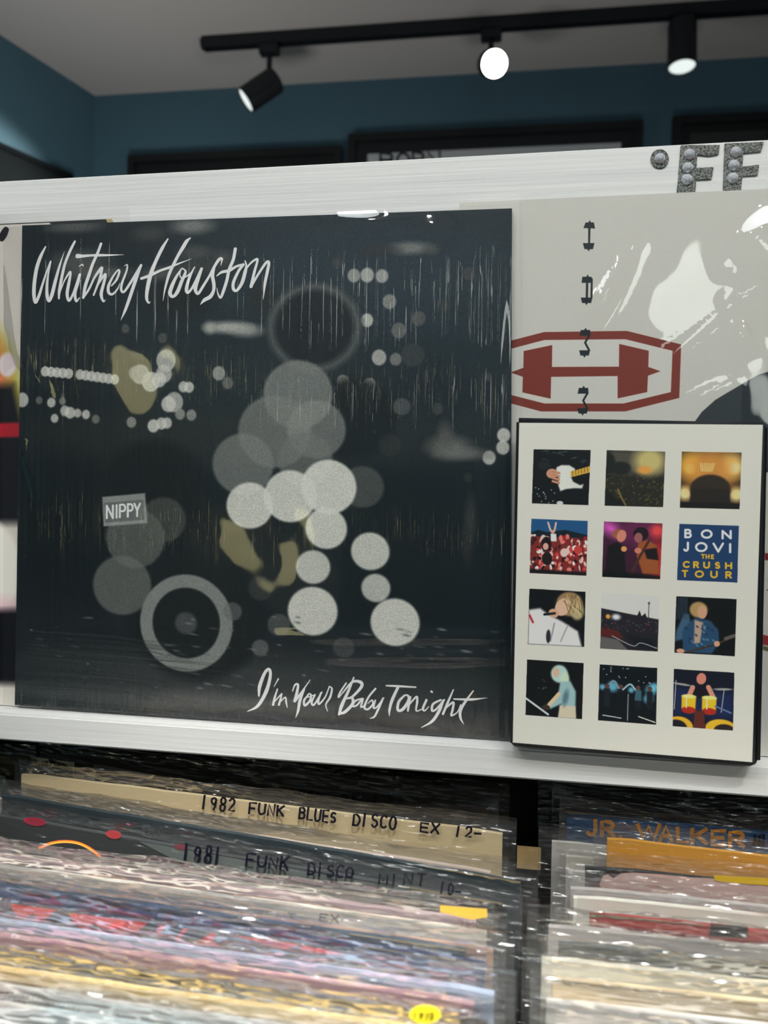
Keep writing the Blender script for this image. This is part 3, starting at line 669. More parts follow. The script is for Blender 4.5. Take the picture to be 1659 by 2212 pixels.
ch.poly(E([(490,577),(545,577),(555,590),(555,615),(485,615)]), BK); ch.poly(E(spk(523,578,1)), BK); ch.poly(E([(513,614),(527,614),(525,710),(511,710)]), BK); ch.poly(E([(543,600),(555,600),(553,715),(541,715)]), BK); ch.poly(E([(480,708),(552,708),(545,742),(488,742)]), BK); ch.poly(E(spk(515,741,0)), BK)
for ox, oy in ((0, 0), (-12, 365)):
    q = lambda L: E([(x + ox, y + oy) for x, y in L])
    ch.poly(q([(480,912),(538,912),(541,948),(472,948)]), BK); ch.poly(q(spk(510,913,1)), BK); ch.poly(q([(526,946),(541,946),(514,992),(541,1042),(526,1042),(500,992)]), BK)
    ch.poly(q([(470,1040),(538,1040),(530,1073),(478,1073)]), BK); ch.poly(q(spk(503,1072,0)), BK)
ch.poly([(1500, 912), (1516, 890), (1545, 864), (1570, 849), (1604, 829), (1639, 810), (1665, 803), (1760, 800), (1850, 826), (1905, 890), (1895, 985), (1810, 1030), (1500, 1010)], (42, 46, 48), 2)
ch.poly([(1604, 829), (1639, 810), (1660, 803), (1640, 930), (1600, 930)], (28, 32, 34), 3)
for p, c in [([(1652, 1195), (1700, 1195), (1700, 1212), (1652, 1210)], (120, 30, 34)), ([(1645, 1370), (1700, 1385), (1700, 1404), (1645, 1392)], (128, 34, 38)), ([(1648, 1395), (1700, 1408), (1700, 1420), (1648, 1404)], (70, 74, 40))]: ch.poly(p, c, 2)
for k in range(12): ch.disc(1656 + ch.r.uniform(0, 20), 1250 + k * 2.5, 2, (30, 30, 34), 1, .8, ry=1)
ch.disc(1500, 1500, 500, (176, 176, 184), 200, .5, ry=60)
ch.noise(.03, 1)
picture_slab('jacket', HQ3, .003, NF, picture_mat('emblem_print', ch.image('emblem_cover'), .4), paint(190, 188, 180), hc)
w2 = waves(11, .0012, 1.2, 1.2)
ck = [gr(.22, .10, .12, .28, .018, .004), gr(.50, .05, .40, .14, .03, .005), gr(.40, .20, .58, .02, .02, .003), gr(.26, .35, .55, .12, .006, .0012), gr(.45, .25, .40, .28, .03, .003), gr(.1, .42, .4, .2, .004, .0006), gr(.3, .4, .42, .34, .008, .0012)]
sheet('poly_sleeve', [[aty(1122, 440, YH)[0], YH - .001, zt_ + .003], [xr_ + .01, YH - .001, zt_ + .003], [xr_ + .01, YH - .001, ZB + .0004], [aty(1122, 440, YH)[0], YH - .001, ZB + .0004]], 120, 120,
      lambda u, v: min(w2(u, v) + sum(c(u, v) for c in ck), .018 if v < .4 else .0028), M_['film_flat'], hc)

# ------------------------------------------------------------------ covers half hidden at the left
nb = empty('record_cover', (-.14, .005, ZB), 'beige record cover with yellow and pink picture, cut off at the left edge', 'record')
zt2 = aty(20, 485, .0035)[2]; xr2 = aty(107, 480, .0035)[0]
NQ = [np.array([xr2 - .3145, .0035, zt2]), np.array([xr2, .0035, zt2]), np.array([xr2, .0035, ZB + .0003]), np.array([xr2 - .3145, .0035, ZB + .0003])]
cn = Canvas(1400, 1400, [to_px(p) for p in NQ], (196, 190, 180))
cn.disc(-150, 900, 190, (168, 160, 60), 30, 1, ry=230); cn.disc(-140, 830, 150, (190, 110, 70), 30, 1, ry=150)
cn.poly([(-400, 850), (30, 830), (60, 960), (60, 1130), (-400, 1130)], (22, 22, 26), 20); cn.poly([(-200, 920), (60, 912), (60, 944), (-200, 948)], (150, 30, 40), 6)
cn.disc(-60, 1230, 100, (222, 214, 204), 14, 1, ry=100); cn.disc(-80, 1330, 110, (202, 140, 160), 50, .9, ry=28)
cn.poly([(-400, 1330), (60, 1316), (60, 1478), (-400, 1470)], (16, 16, 20), 16); cn.disc(16, 788, 18, (204, 190, 190), 6, 1, ry=22)
cn.stroke([(16, 496, 3), (11, 494, 3), (3, 508, 4), (4, 517, 4), (11, 508, 4), (16, 497, 3)], (16, 16, 24))
picture_slab('jacket', NQ, .0025, NF, picture_mat('beige_cover_print', cn.image('beige_cover'), .4), paint(200, 194, 184), nb)
sheet('poly_sleeve', [[xr2 - .325, .0028, zt2 + .005], [aty(280, 468, .003)[0], .0028, zt2 + .007], [aty(280, 468, .003)[0], .0028, ZB + .28], [xr2 - .325, .0028, ZB + .0004]], 30, 30, waves(8, .0003, 2, 2), M_['film_flat'], nb)
kb = empty('record_cover', (-.1, .0078, ZB), 'black record cover with a worn corner peeking out behind the beige and dark covers', 'record')
zt3 = aty(170, 476, .0065)[2]; xr3 = aty(243, 475, .0065)[0]
pts = [(xr3 - .3145, zt3), (xr3 - .0035, zt3), (xr3, zt3 - .004), (xr3, ZB + .0003), (xr3 - .3145, ZB + .0003)]
prism('jacket', [np.array([x, .0065, z]) for x, z in pts], NF, .0025, paint(20, 24, 28), kb)
prism('worn_corner', [np.array([xr3 - .0045, .0062, zt3]), np.array([xr3 - .0005, .0062, zt3 - .0001]), np.array([xr3 + .0022, .0062, zt3 - .004]), np.array([xr3 - .002, .0062, zt3 - .005])], NF, .0003, paint(190, 172, 120), kb)

# ------------------------------------------------------------------ video case with twelve small pictures
dv_ = empty('video_case', (.38, -.012, ZB), 'white and black video case with twelve small square concert pictures, leaning on the ledge', 'video case')
YD = -.0215
DQ = [(1119, 913.6), (1647, 918), (1624, 1645.6), (1105, 1603)]
cd = Canvas(1250, 1780, DQ, (212, 210, 198))
def DC(L): return [(1090 + x / 2.765, 880 + y / 2.765) for x, y in L]
SQ = [[(174,252),(513,257),(501,586),(163,577)], [(608,257),(957,266),(945,600),(597,590)], [(1056,266),(1413,272),(1401,613),(1045,603)],
      [(160,669),(498,681),(489,1009),(149,995)], [(594,684),(942,697),(929,1030),(583,1016)], [(1042,699),(1397,712),(1388,1052),(1029,1036)],
      [(148,1087),(484,1105),(474,1434),(137,1419)], [(580,1108),(927,1130),(915,1461),(570,1443)], [(1025,1131),(1384,1150),(1373,1490),(1015,1467)],
      [(134,1509),(471,1530),(461,1862),(124,1837)], [(567,1537),(912,1558),(902,1895),(556,1869)], [(1011,1563),(1371,1587),(1363,1930),(1002,1904)]]
class Th:
    """one small square picture drawn in its own 0..100 frame, y down, clipped to the square"""
    N = 240
    def __init__(s, bg): s.c = Canvas(s.N, s.N, None, bg); s.f = s.N / 100
    def d(s, x, y, r, c, ry=None, rot=0, soft=1.2, al=1): s.c.disc(x * s.f, y * s.f, r * s.f, c, soft * s.f, al, ry * s.f if ry else None, rot)
    def p(s, L, c, soft=.8, al=1): s.c.poly([(x * s.f, y * s.f) for x, y in L], c, soft * s.f, al)
    def l(s, L, r, c, al=1): s.c.stroke([(x * s.f, y * s.f, r * s.f) for x, y in L], c, True, .8 * s.f, al)
def stamp(quad, th):
    P = [cd.pt(*q) for q in DC(quad)]
    H = hom(P, [(0, 0), (Th.N, 0), (Th.N, Th.N), (0, Th.N)])
    x0, x1 = int(min(p[0] for p in P)) - 1, int(max(p[0] for p in P)) + 2; y0, y1 = int(min(p[1] for p in P)) - 1, int(max(p[1] for p in P)) + 2
    Y, X = np.mgrid[y0:y1, x0:x1]; q = np.einsum('ij,jhw->ihw', H, np.stack([X + .5, Y + .5, np.ones_like(X, float)]))
    u, v = q[0] / q[2], q[1] / q[2]; ins = (u >= 0) & (u < Th.N) & (v >= 0) & (v < Th.N)
    ui, vi = np.clip(u, 0, Th.N - 1).astype(int), np.clip(v, 0, Th.N - 1).astype(int)
    a_ = cd.a[y0:y1, x0:x1]; a_[ins] = th.c.a[vi[ins], ui[ins]]
K = (10, 10, 12); rs = random.Random(21)
t = Th(K)
for i in range(16): t.d(rs.uniform(5, 90), rs.uniform(2, 25), rs.uniform(1, 5), (60, 70, 70), ry=1)
t.p([(42,32),(50,28),(64,28),(74,34),(74,42),(68,50),(72,58),(84,64),(90,62),(88,70),(74,70),(60,72),(50,76),(46,66),(46,50),(40,42)], (214,216,206), 3)
t.p([(66,40),(102,28),(102,40),(68,50)], (206,164,60), 1)
for i in range(7): t.l([(70 + i * 5, 38 - i * 1.6), (71 + i * 5, 47 - i * 1.7)], .5, (90, 60, 20))
t.d(34,44,10,(196,140,110),ry=9); 
for i in range(4): t.l([(36, 40 + i * 6), (47, 43 + i * 6)], 2.2, (190, 136, 108))
t.d(20,30,12,(24,26,30),ry=8); t.d(50,98,6,(200,204,196),ry=4)
for i in range(14): t.d(rs.uniform(5, 40), rs.uniform(68, 98), 1.2, (150, 156, 160))
stamp(SQ[0], t)
t = Th((34, 32, 24)); t.p([(0,0),(100,0),(100,42),(0,42)], (74,70,60), 12); t.d(74,18,26,(190,176,112),ry=24,soft=20); t.d(66,34,12,(220,150,70),ry=7,soft=6); t.d(0,26,16,(22,22,18),ry=24,soft=5); t.d(26,32,16,(26,26,20),ry=12,soft=4)
for i in range(150):
    y = rs.uniform(42, 98); b_ = rs.uniform(.3, 1); t.d(rs.uniform(0, 100), y, 1 + (y - 40) / 40, tuple(int(v * b_) for v in (120, 106, 50)), ry=.8, rot=-50)
t.p([(0,70),(40,100),(0,100)], (16,16,14), 8); t.l([(22,70),(28,84),(36,98)], 1.4, (120,100,50))
stamp(SQ[1], t)
t = Th((60, 40, 18)); t.p([(0,0),(100,0),(100,30),(0,30)], (112,84,40), 20)
for x, y, r_, c in [(18,26,22,(236,176,60)),(84,26,20,(250,214,120)),(88,28,9,(255,246,210)),(16,30,8,(255,220,120)),(8,74,12,(248,226,160)),(94,74,12,(248,226,160)),(50,20,16,(150,90,40)),(50,36,40,(206,140,60))]: t.d(x,y,r_,c,soft=r_*.9,al=.9)
t.d(50,66,34,(44,32,20),ry=26,soft=4); t.p([(18,66),(82,66),(84,90),(16,90)], (34,26,18), 3); t.p([(0,90),(100,90),(100,100),(0,100)], (20,14,10), 2)
for i in range(8): t.l([(34 + i * 2.5, 34), (32 + i * 3.4, 20)], .7, (250, 220, 150), .8)
stamp(SQ[2], t)
t = Th((30, 80, 126)); t.p([(0,26),(12,20),(30,24),(60,18),(100,26),(100,40),(0,40)], (14,26,34), 2); t.p([(0,32),(100,32),(100,100),(0,100)], (120,40,36), 3)
for i in range(130):
    x, y = rs.uniform(0, 100), rs.uniform(30, 96); c = rs.choice([(226,120,110),(200,60,56),(240,190,180),(60,18,20),(240,220,214),(150,30,34),(30,12,16)]); t.d(x, y, rs.uniform(1.5, 4.5), c, ry=rs.uniform(2, 6), rot=rs.uniform(-30, 30))
t.l([(30,6),(34,18),(38,24)],1.6,(226,180,160)); t.l([(44,6),(42,18),(40,24)],1.6,(226,180,160)); t.d(39,22,3.2,(210,150,130)); t.p([(35,26),(45,26),(46,40),(36,40)], (236,232,228))
t.d(28,46,9,(22,14,16),ry=14); t.d(27,50,5,(214,160,140),ry=6.5); t.d(30,72,9,(30,16,20),ry=12); t.d(60,60,7,(244,190,180),ry=8); t.d(84,54,7,(190,60,54),ry=8); t.p([(0,92),(100,94),(100,100),(0,100)], (20,10,14),4)
stamp(SQ[3], t)
t = Th((58, 20, 44)); t.d(12,12,20,(220,90,190),soft=20,ry=10,rot=30); t.d(60,14,30,(96,30,70),soft=24); t.d(92,14,12,(226,70,70),soft=14); t.d(96,70,20,(170,40,40),soft=16,ry=40)
t.d(26,22,11,(150,90,60),ry=9); t.d(31,25,8,(206,130,110),ry=11,rot=14); t.p([(8,44),(24,36),(36,44),(42,100),(4,100)], (20,14,18),3); t.d(36,48,5,(220,150,90)); t.d(64,20,13,(30,14,20),ry=12); t.d(60,27,7,(150,90,90),ry=9); t.p([(60,36),(76,30),(92,40),(98,90),(70,92),(58,60)], (150,80,40),3); t.p([(70,48),(92,44),(96,66),(76,64)], (22,14,20),3)
t.l([(78,32),(64,60),(50,92)],2.2,(70,40,30)); t.d(60,50,6,(200,120,100),ry=5); t.p([(0,88),(100,94),(100,100),(0,100)], K, 6)
stamp(SQ[4], t)
t = Th((30, 58, 98))
stamp(SQ[5], t)
t = Th(K); t.d(72,24,24,(150,122,84),ry=22,soft=4); t.d(86,36,12,(176,160,120),ry=16,soft=5); t.d(60,30,13,(214,178,150),ry=17,rot=30,soft=2)
t.p([(0,38),(20,34),(34,44),(60,56),(88,72),(96,100),(0,100)], (216,214,212),5); t.l([(46,60),(40,92)],1.4,(150,150,156)); t.l([(70,62),(58,92)],1.2,(160,160,160)); t.d(44,42,9,(204,160,130),ry=8,rot=20); t.l([(28,45),(46,42)],2.2,(30,30,34)); t.l([(2,48),(8,60)],2,(176,60,60)); t.d(36,84,4,(40,40,44),ry=12)
for i in range(26): t.l([(rs.uniform(60, 92), rs.uniform(6, 24)), (rs.uniform(68, 96), rs.uniform(28, 46))], .6, rs.choice([(206,182,130),(90,66,40)]), .8)
stamp(SQ[6], t)
t = Th((205, 205, 200)); t.p([(0,28),(40,34),(100,42),(100,100),(0,100)], (32,30,36),2); t.l([(82,12),(82,42)],.7,(60,60,60)); t.d(82,14,2,(70,70,70)); t.p([(62,38),(66,28),(70,38),(76,32),(80,42)], (30,30,32),1)
for i in range(70): t.d(rs.uniform(0, 100), rs.uniform(46, 66), 1.2, rs.choice([(90,84,86),(110,50,50),(64,64,76)]), ry=.8)
t.d(12,42,4,(220,150,60)); t.d(26,42,7,(220,226,230),soft=5,ry=5); t.p([(0,62),(30,66),(40,80),(0,78)], (84,30,28),3); t.p([(40,72),(96,78),(96,98),(60,90)], (20,22,30),2); t.p([(0,78),(30,82),(48,100),(0,100)], (96,92,90),3); t.l([(20,76),(56,92),(70,86),(98,94)],.7,(170,170,170))
stamp(SQ[7], t)
t = Th(K); t.p([(2,60),(14,30),(22,30),(30,70),(0,80)], (70,110,140),4,.8); t.d(38,22,15,(170,140,90),ry=14,soft=4); t.d(44,26,8,(200,150,120),ry=12); t.p([(24,44),(34,36),(58,40),(72,56),(74,78),(62,98),(14,98),(12,60)], (38,70,100),3); t.p([(32,40),(46,44),(42,80),(32,82)], (176,150,130),3)
for i in range(24): t.d(rs.uniform(16, 70), rs.uniform(46, 90), 2.4, rs.choice([(90,130,160),(22,40,66)]), ry=1.4, rot=40, soft=2)
t.l([(20,98),(60,84),(98,66)],1.6,(60,46,36)); t.l([(84,70),(98,64)],3,(90,84,80)); t.d(70,80,5,(206,150,120)); t.d(10,96,7,(206,150,120),ry=4)
for i in range(8): t.l([(4 + i * 2, 2), (2 + i * 2.5, 40)], .5, (50, 66, 84))
stamp(SQ[8], t)
t = Th(K); t.d(58,22,15,(176,206,196),ry=16,soft=4); t.d(68,32,8,(196,214,190),ry=14,soft=4); t.d(52,20,6,(206,176,150),ry=9); t.p([(60,36),(78,34),(88,52),(88,80),(86,100),(58,100),(62,76),(44,86),(36,80),(56,62)], (150,184,186),4); t.p([(60,78),(88,78),(90,100),(58,100)], (206,196,170),3); t.l([(58,58),(42,78)],3.4,(214,190,150)); t.l([(0,70),(40,96)],1.8,(196,204,204)); t.d(36,84,7,(60,44,36),ry=5)
for i in range(8): t.d(rs.uniform(20, 36), rs.uniform(34, 52), 1.4, (60, 64, 70))
t.d(70,64,5,(90,120,130),ry=14,rot=10,soft=5)
stamp(SQ[9], t)
t = Th((8, 14, 20)); 
for x, y, r_ in [(24,38,9),(90,40,9),(86,56,8),(56,42,5),(6,40,5),(96,34,7)]: t.d(x,y,r_,(110,190,215),soft=r_,al=.85)
for i in range(16): t.d(rs.uniform(5, 95), rs.uniform(3, 34), .9, (200, 220, 230))
for x in (14, 38, 68, 88): t.d(x,38,4,(90,60,56),ry=4.5); t.p([(x-5,42),(x+5,42),(x+6,74),(x-5,74)], (22,26,34),2); 
t.l([(18,34),(26,28),(34,40)],1.6,(120,150,160)); t.l([(42,42),(54,32),(64,42)],1.6,(150,180,190)); t.p([(64,40),(74,42),(74,60),(62,60)], (60,96,110),2); t.l([(51,50),(51,96)],.9,(150,160,160)); t.p([(34,48),(50,48),(50,96),(34,96)], (10,14,18),2)
t.l([(8,90),(40,93)],.8,(210,214,214)); t.l([(70,88),(98,96)],.9,(220,214,200))
stamp(SQ[10], t)
t = Th((16, 18, 34)); t.p([(0,30),(100,36),(100,80),(0,80)], (24,36,74),14); t.d(46,14,8,(206,130,110),ry=10,rot=10); t.p([(30,30),(60,28),(64,48),(28,48)], (20,16,24),2); t.l([(32,30),(26,46)],4,(206,140,116)); t.l([(58,28),(66,44)],4,(206,140,116))
t.d(14,26,16,(150,150,140),ry=2,rot=5); t.d(82,30,16,(150,150,140),ry=2,rot=-3); t.l([(84,30),(80,70)],.8,(160,160,160)); t.l([(4,20),(2,70)],.8,(160,160,160))
for x in (24, 58): t.p([(x-10,46),(x+14,46),(x+13,68),(x-10,68)], (232,184,40),2); t.d(x+2,70,12,(170,40,24),ry=6,soft=2); t.d(x+2,46,12,(250,224,130),ry=3.4); t.l([(x-2,48),(x-2,66)],.9,(250,240,190))
t.d(10,100,24,(220,170,40),ry=18,soft=2); t.d(6,102,18,(24,20,30),ry=14,soft=2); t.d(80,98,26,(226,176,40),ry=16,soft=2); t.d(86,102,18,(40,30,30),ry=12,soft=2); t.p([(36,70),(52,70),(54,100),(34,100)], (90,40,30),3); t.l([(70,60),(96,70)],1.4,(90,110,150))
stamp(SQ[11], t)
def dw(txt, y0, y1, xs, wds, c, hw):
    cells = [(x, x + w_, y0 + (x - 1060) * .033, y1 + (x - 1060) * .033) for x, w_ in zip(xs, wds)]
    for s_ in word(txt, cells, hw): cd.stroke([(1090 + x / 2.765, 880 + y / 2.765, r / 2.765) for x, y, r in s_], c, False, .5)
WH, YL = (216, 218, 216), (214, 172, 40)
dw('BON', 735, 779, [1078, 1176, 1300], [32, 58, 48], WH, 6.5)
dw('JOVI', 812, 860, [1068, 1142, 1246, 1345], [28, 62, 56, 0.1], WH, 6.5)
dw('THE', 880, 902, [1174, 1202, 1234], [19, 17, 12], YL, 3.6)
dw('CRUSH', 926, 958, [1068, 1130, 1190, 1258, 1320], [34, 25, 30, 24, 32], YL, 5.5)
dw('TOUR', 980, 1014, [1062, 1140, 1232, 1322], [28, 44, 34, 28], YL, 5.5)
dq = px_quad(DQ, YD)
black = M_['dvd_black']
# case body: rounded black shell a little larger than the printed insert
OUT = [(1121, 902), (1650, 912), (1657, 922), (1640, 1640), (1634, 1652), (1622, 1657), (1112, 1614), (1105, 1608)]
out3 = [aty(x, y, YD) for x, y in OUT]
zmin = min(p[2] for p in out3); 
for p in out3: p[2] = max(p[2], ZB + .0003)
bm = bmesh.new(); rings = []
cen = sum(out3) / len(out3)
for yoff, sc in ((.0000, .990), (-.0012, 1.0), (-.0120, 1.0), (-.0132, .992)):
    rings.append([bm.verts.new(tuple(map(float, np.array([cen[0] + (p[0] - cen[0]) * sc, YD - yoff, max(cen[2] + (p[2] - cen[2]) * sc, ZB + .0002)])))) for p in out3])
kk = len(out3)
for A_, B_ in zip(rings[:-1], rings[1:]):
    for i in range(kk): bm.faces.new((A_[i], A_[(i + 1) % kk], B_[(i + 1) % kk], B_[i]))
bm.faces.new(rings[0]); bm.faces.new(rings[-1][::-1])
bm_obj('case_shell', bm, black, dv_)
picture_slab('printed_insert', dq, .0004, NF, picture_mat('concert_insert_print', cd.image('concert_insert'), .35), paint(212, 210, 198), dv_, off=.0006)
fq = px_quad([(1116, 911), (1651, 916), (1631, 1648), (1104, 1606)], YD - .0012)
sheet('clear_film', fq, 40, 50, waves(31, .0002, 1, 1), M_['film_case'], dv_)
e0, e1 = aty(1652, 925, YD), aty(1637, 1640, YD)
bm_obj('opening_lip', cyl_bm(e0 + NF * .0006, e1 + NF * .0006, .0011, .0011, 8), black, dv_)
bm_obj('spine_ridge', cyl_bm(aty(1119, 912, YD), aty(1105, 1604, YD), .0009, .0009, 8), black, dv_)

# ------------------------------------------------------------------ glitter letters on the upper rail
def L3(x, y): return on(x, y, (0, TR0, 0), NF)
def GX(L): return [(1380 + x / 5.946, 290 + y / 5.946) for x, y in L]
def gem(cx, cy, r, parent):
    p = L3(cx, cy) + NF * .0009; rr = r / 3.55e3
    bm = bmesh.new(); levels = [(1.0, 0), (.95, .35), (.6, .75), (.32, .95)]; rings = []
    for j, (a_, h_) in enumerate(levels):
        rings.append([bm.verts.new((p[0] + rr * a_ * math.cos(2 * math.pi * (k + j * .5) / 8), p[1] - rr * h_ * .8, p[2] + rr * a_ * math.sin(2 * math.pi * (k + j * .5) / 8))) for k in range(8)])
    for A_, B_ in zip(rings[:-1], rings[1:]):
        for k in range(8): bm.faces.new((A_[k], A_[(k + 1) % 8], B_[k])); bm.faces.new((A_[(k + 1) % 8], B_[(k + 1) % 8], B_[k]))
    bm.faces.new(rings[-1])
    return bm_obj('rhinestone', bm, M_['gem'], parent)
def letter(outline, gems, label):
    P3 = [L3(*q) + NF * .0009 for q in GX(outline)]
    c = sum(P3) / len(P3)
    e = empty('glitter_letter', (float(c[0]), TR0, float(c[2])), label, 'letter sticker', 'glitter letters on the top rail')
    prism('letter_body', P3, NF, .0008, M_['glitter'], e)
    for x, y, r in gems:
        q = GX([(x, y)])[0]; gem(q[0], q[1], r / 5.946, e)
letter([(534,150),(1034,146),(1020,262),(900,285),(745,270),(735,440),(955,430),(930,580),(730,590),(716,860),(470,865),(500,600)], [(645,268,66),(622,440,66),(610,592,68)], 'silver glitter letter F with rhinestones, left of the two')
letter([(1098,128),(1600,106),(1562,228),(1335,250),(1325,425),(1540,398),(1520,530),(1325,545),(1290,860),(1070,865),(1085,500)], [(1238,238,66),(1212,410,66),(1200,575,68)], 'silver glitter letter F with rhinestones, at the right edge')
letter([(265 + 118 * math.cos(a_), 320 + 120 * math.sin(a_)) for a_ in [6.283 * k / 16 for k in range(16)]], [(265, 322, 66)], 'round silver glitter dot with one rhinestone, left of the letters')

# ================================================================== RECORD BINS
ZT = ZB - .045; HJ = .3145
binz = ZT - HJ - .0015
wd_ = M_['dark_wood']
bins = empty('record_bin', (.33, -.09, binz - .012), 'dark wooden record bin in front of and below the rack, three compartments', 'record bin')
BX0, BXM, BX1 = -.37, .3335, .69
box('floor_panel', BX0, BX1, -.262, .10, binz - .012, binz, wd_, bins)
box('front_panel', BX0, BX1, -.275, -.263, binz - .012, binz + .16, wd_, bins)
box('back_panel', BX0, BX1, .101, .113, binz - .012, ZB - .02, wd_, bins)
for x in (BX0 - .012, BX1): box('side_panel', x, x + .012, -.275, .113, binz - .012, binz + .22, wd_, bins)
q = atz(1140, 1830, ZT - .02)
box('divider', .3272, .3292, -.262, .10, binz + .0005, ZT - .12, wd_, bins)
box('divider', -.030, -.028, -.262, -.03, binz + .0005, ZT - .12, wd_, bins)
bq = on(1140, 1855, (0, .0, 0), NF)
for nm, (x0, y0, x1, y1), m_ in (('pale_batten', (1117, 1832, 1168, 1880), M_['pale_wood']), ('divider_card', (1133, 1945, 1166, 1998), paint(88, 70, 76))):
    p0 = aty(x0, y0, .03); p1_ = aty(x1, y1, .03)
    box(nm, p0[0], p1_[0], .030, .034, p1_[2], p0[2], m_, bins)
cab = empty('record_cabinet', (.33, -.08, 0), 'dark wooden cabinet carrying the record bin', 'cabinet')
box('carcass', BX0 - .02, BX1 + .02, -.28, .12, .05, binz - .0125, wd_, cab, .003)
box('plinth', BX0, BX1, -.26, .11, 0, .05, M_['frame_black'], cab)

FILM = M_['film_record']
edge_tan = paint(150, 134, 100)
def record(Ya, Yb, xa, xb, xe, side, c, label, group, zt=0.0, th=.003, edge=None, film_h=.0085, over=.010, seed=0, worn=False, h=HJ):
    """sleeved record standing in the bin: front face through (xa,Ya) (xb,Yb); xe = free end seen, on side R or L"""
    d = np.array([xb - xa, Yb - Ya, 0.0]); d /= np.linalg.norm(d)
    n = np.array([d[1], -d[0], 0.0])            # towards the buyer
    t_ = (xe - xa) / d[0]; pe = np.array([xa, Ya, 0]) + d * t_
    p0 = pe - d * HJ if side == 'R' else pe
    z1 = ZT + zt; z0 = z1 - h; z0 = max(z0, binz + .0003)
    e = empty('vinyl_record', (float(p0[0] + d[0] * HJ / 2), float(p0[1] + d[1] * HJ / 2), float(z0)), label, 'record', group)
    def P(s, z, o=0): return p0 + d * s + np.array([0, 0, z]) + n * o
    m_ = c if not isinstance(c, tuple) else paint(*c)
    bm = bmesh.new(); r_ = random.Random(seed); S = 24; top = []
    prof = [(s, z1 - (r_.uniform(0, .0005) if 0 < s < HJ else .0009)) for s in [HJ * k / S for k in range(S + 1)]]
    fr = [bm.verts.new(tuple(P(s, z))) for s, z in prof]; bk = [bm.verts.new(tuple(P(s, z, -th))) for s, z in prof]
    mid = [bm.verts.new(tuple(P(s, z + .0004, -th / 2))) for s, z in prof]
    fb = [bm.verts.new(tuple(P(s, z0))) for s, _ in prof]; bb = [bm.verts.new(tuple(P(s, z0, -th))) for s, _ in prof]
    for k in range(S):
        bm.faces.new((fr[k], fr[k + 1], fb[k + 1], fb[k])); bm.faces.new((bk[k + 1], bk[k], bb[k], bb[k + 1]))
        bm.faces.new((mid[k], mid[k + 1], fr[k + 1], fr[k])); bm.faces.new((bk[k], bk[k + 1], mid[k + 1], mid[k])); bm.faces.new((fb[k], fb[k + 1], bb[k + 1], bb[k]))
    for k in (0, S): bm.faces.new((mid[k], fr[k], fb[k], bb[k], bk[k]))
    bm_obj('jacket', bm, m_, e)
    if worn:     # rubbed corner and upper edge where the board shows
        s1 = HJ if side == 'R' else 0; sg = -1 if side == 'R' else 1; V = []; K_ = 14
        for k in range(K_ + 1):
            s = s1 + sg * k * .0035; V += [P(s, z1 + .0003, .0004), P(s, z1 - .0002 - r_.uniform(0, .0014) * (1 - k / K_) ** 1.5, .0004)]
        mesh('worn_edge', V, [(2 * k, 2 * k + 1, 2 * k + 3, 2 * k + 2) for k in range(K_)], edge or edge_tan, e)
    # poly sleeve: front sheet, rolled over the top, open flap
    over = over * r_.uniform(.45, 1)
    o0, o1 = (-.004, HJ + over) if side == 'R' else (-over, HJ + .004)
    V, Fc = [], []; nx = 40; lv = [(-.09, .0012), (-.05, .0009), (-.025, .0011), (-.012, .0008), (-.004, .0012), (0, .0009), (film_h * .55, .0012), (film_h * .85, .0019), (film_h, .0034)]
    lv2 = [(film_h, -.0016), (0, -th - .0006), (-.03, -th - .0006)]
    ph = [r_.uniform(0, 6.28) for _ in range(8)]
    def wv(s, j): return .00030 * math.sin(s * 45 + ph[0] + j * .9) + .00022 * math.sin(s * 140 + ph[1] - j) + .00015 * math.sin(s * 330 + ph[2] + j * 2)
    for j, (dz, o) in enumerate(lv + lv2):
        for k in range(nx + 1):
            s = o0 + (o1 - o0) * k / nx; edgew = .0006 * math.sin(s * 60 + ph[3]) + .0004 * math.sin(s * 190 + ph[4])
            V.append(P(s, z1 + dz + (edgew if dz > 0 else 0), o + wv(s, j)))
    for j in range(len(lv + lv2) - 1):
        if j == len(lv) - 1: continue
        for k in range(nx):
            a_ = j * (nx + 1) + k; Fc.append((a_, a_ + 1, a_ + nx + 2, a_ + nx + 1))
    mesh('plastic_sleeve', V, Fc, FILM, e, smooth=True)
    fp = P(0, 0, 0)
    return e, (lambda x, y, o=.0004: on(x, y, fp + n * o, n)), n
def patch(name, pts, rec, c, o=.0005):
    e, pl, n = rec
    return prism(name, [pl(x, y, o) for x, y in pts], n, .0002, paint(*c) if isinstance(c, tuple) else c, e)
def noisy(a_, b_, sc=(90, 20, 90), lo=.42, hi=.62): return mat('jacket_print', rgb(*a_), .5, noise=(sc, rgb(*b_), lo, hi))
gl, gr_ = 'records in the left bin', 'records in the right bin'
def LR(Ya, Yb, xe, *a_, **k): return record(Ya, Yb, 0, .32, xe, 'R', *a_, **k)
A = LR(.072, .030, .311, (14, 14, 16), 'black record at the very back of the left bin, under the rail', gl, seed=1)
B = LR(.042, .0125, .305, noisy((40, 32, 30), (28, 22, 22)), 'dark brown record with a big cream letter T, behind the cream one', gl, seed=2, zt=.001)
C_ = LR(.0075, -.0215, .3137, (226, 206, 164), 'cream record in a sleeve marked 1982 funk blues disco', gl, seed=3)
C2 = LR(-.010, -.048, .308, (214, 196, 182), 'pale pinkish record just in front of the cream one', gl, seed=4, zt=-.010)
D = LR(-.026, -.0755, .3228, (26, 44, 52), 'dark teal record with crumpled sleeve, left bin', gl, seed=5, worn=True)
E_ = LR(-.052, -.099, .3142, (44, 48, 50), 'black record with red dots in a sleeve marked 1981 funk disco', gl, seed=6, worn=True)
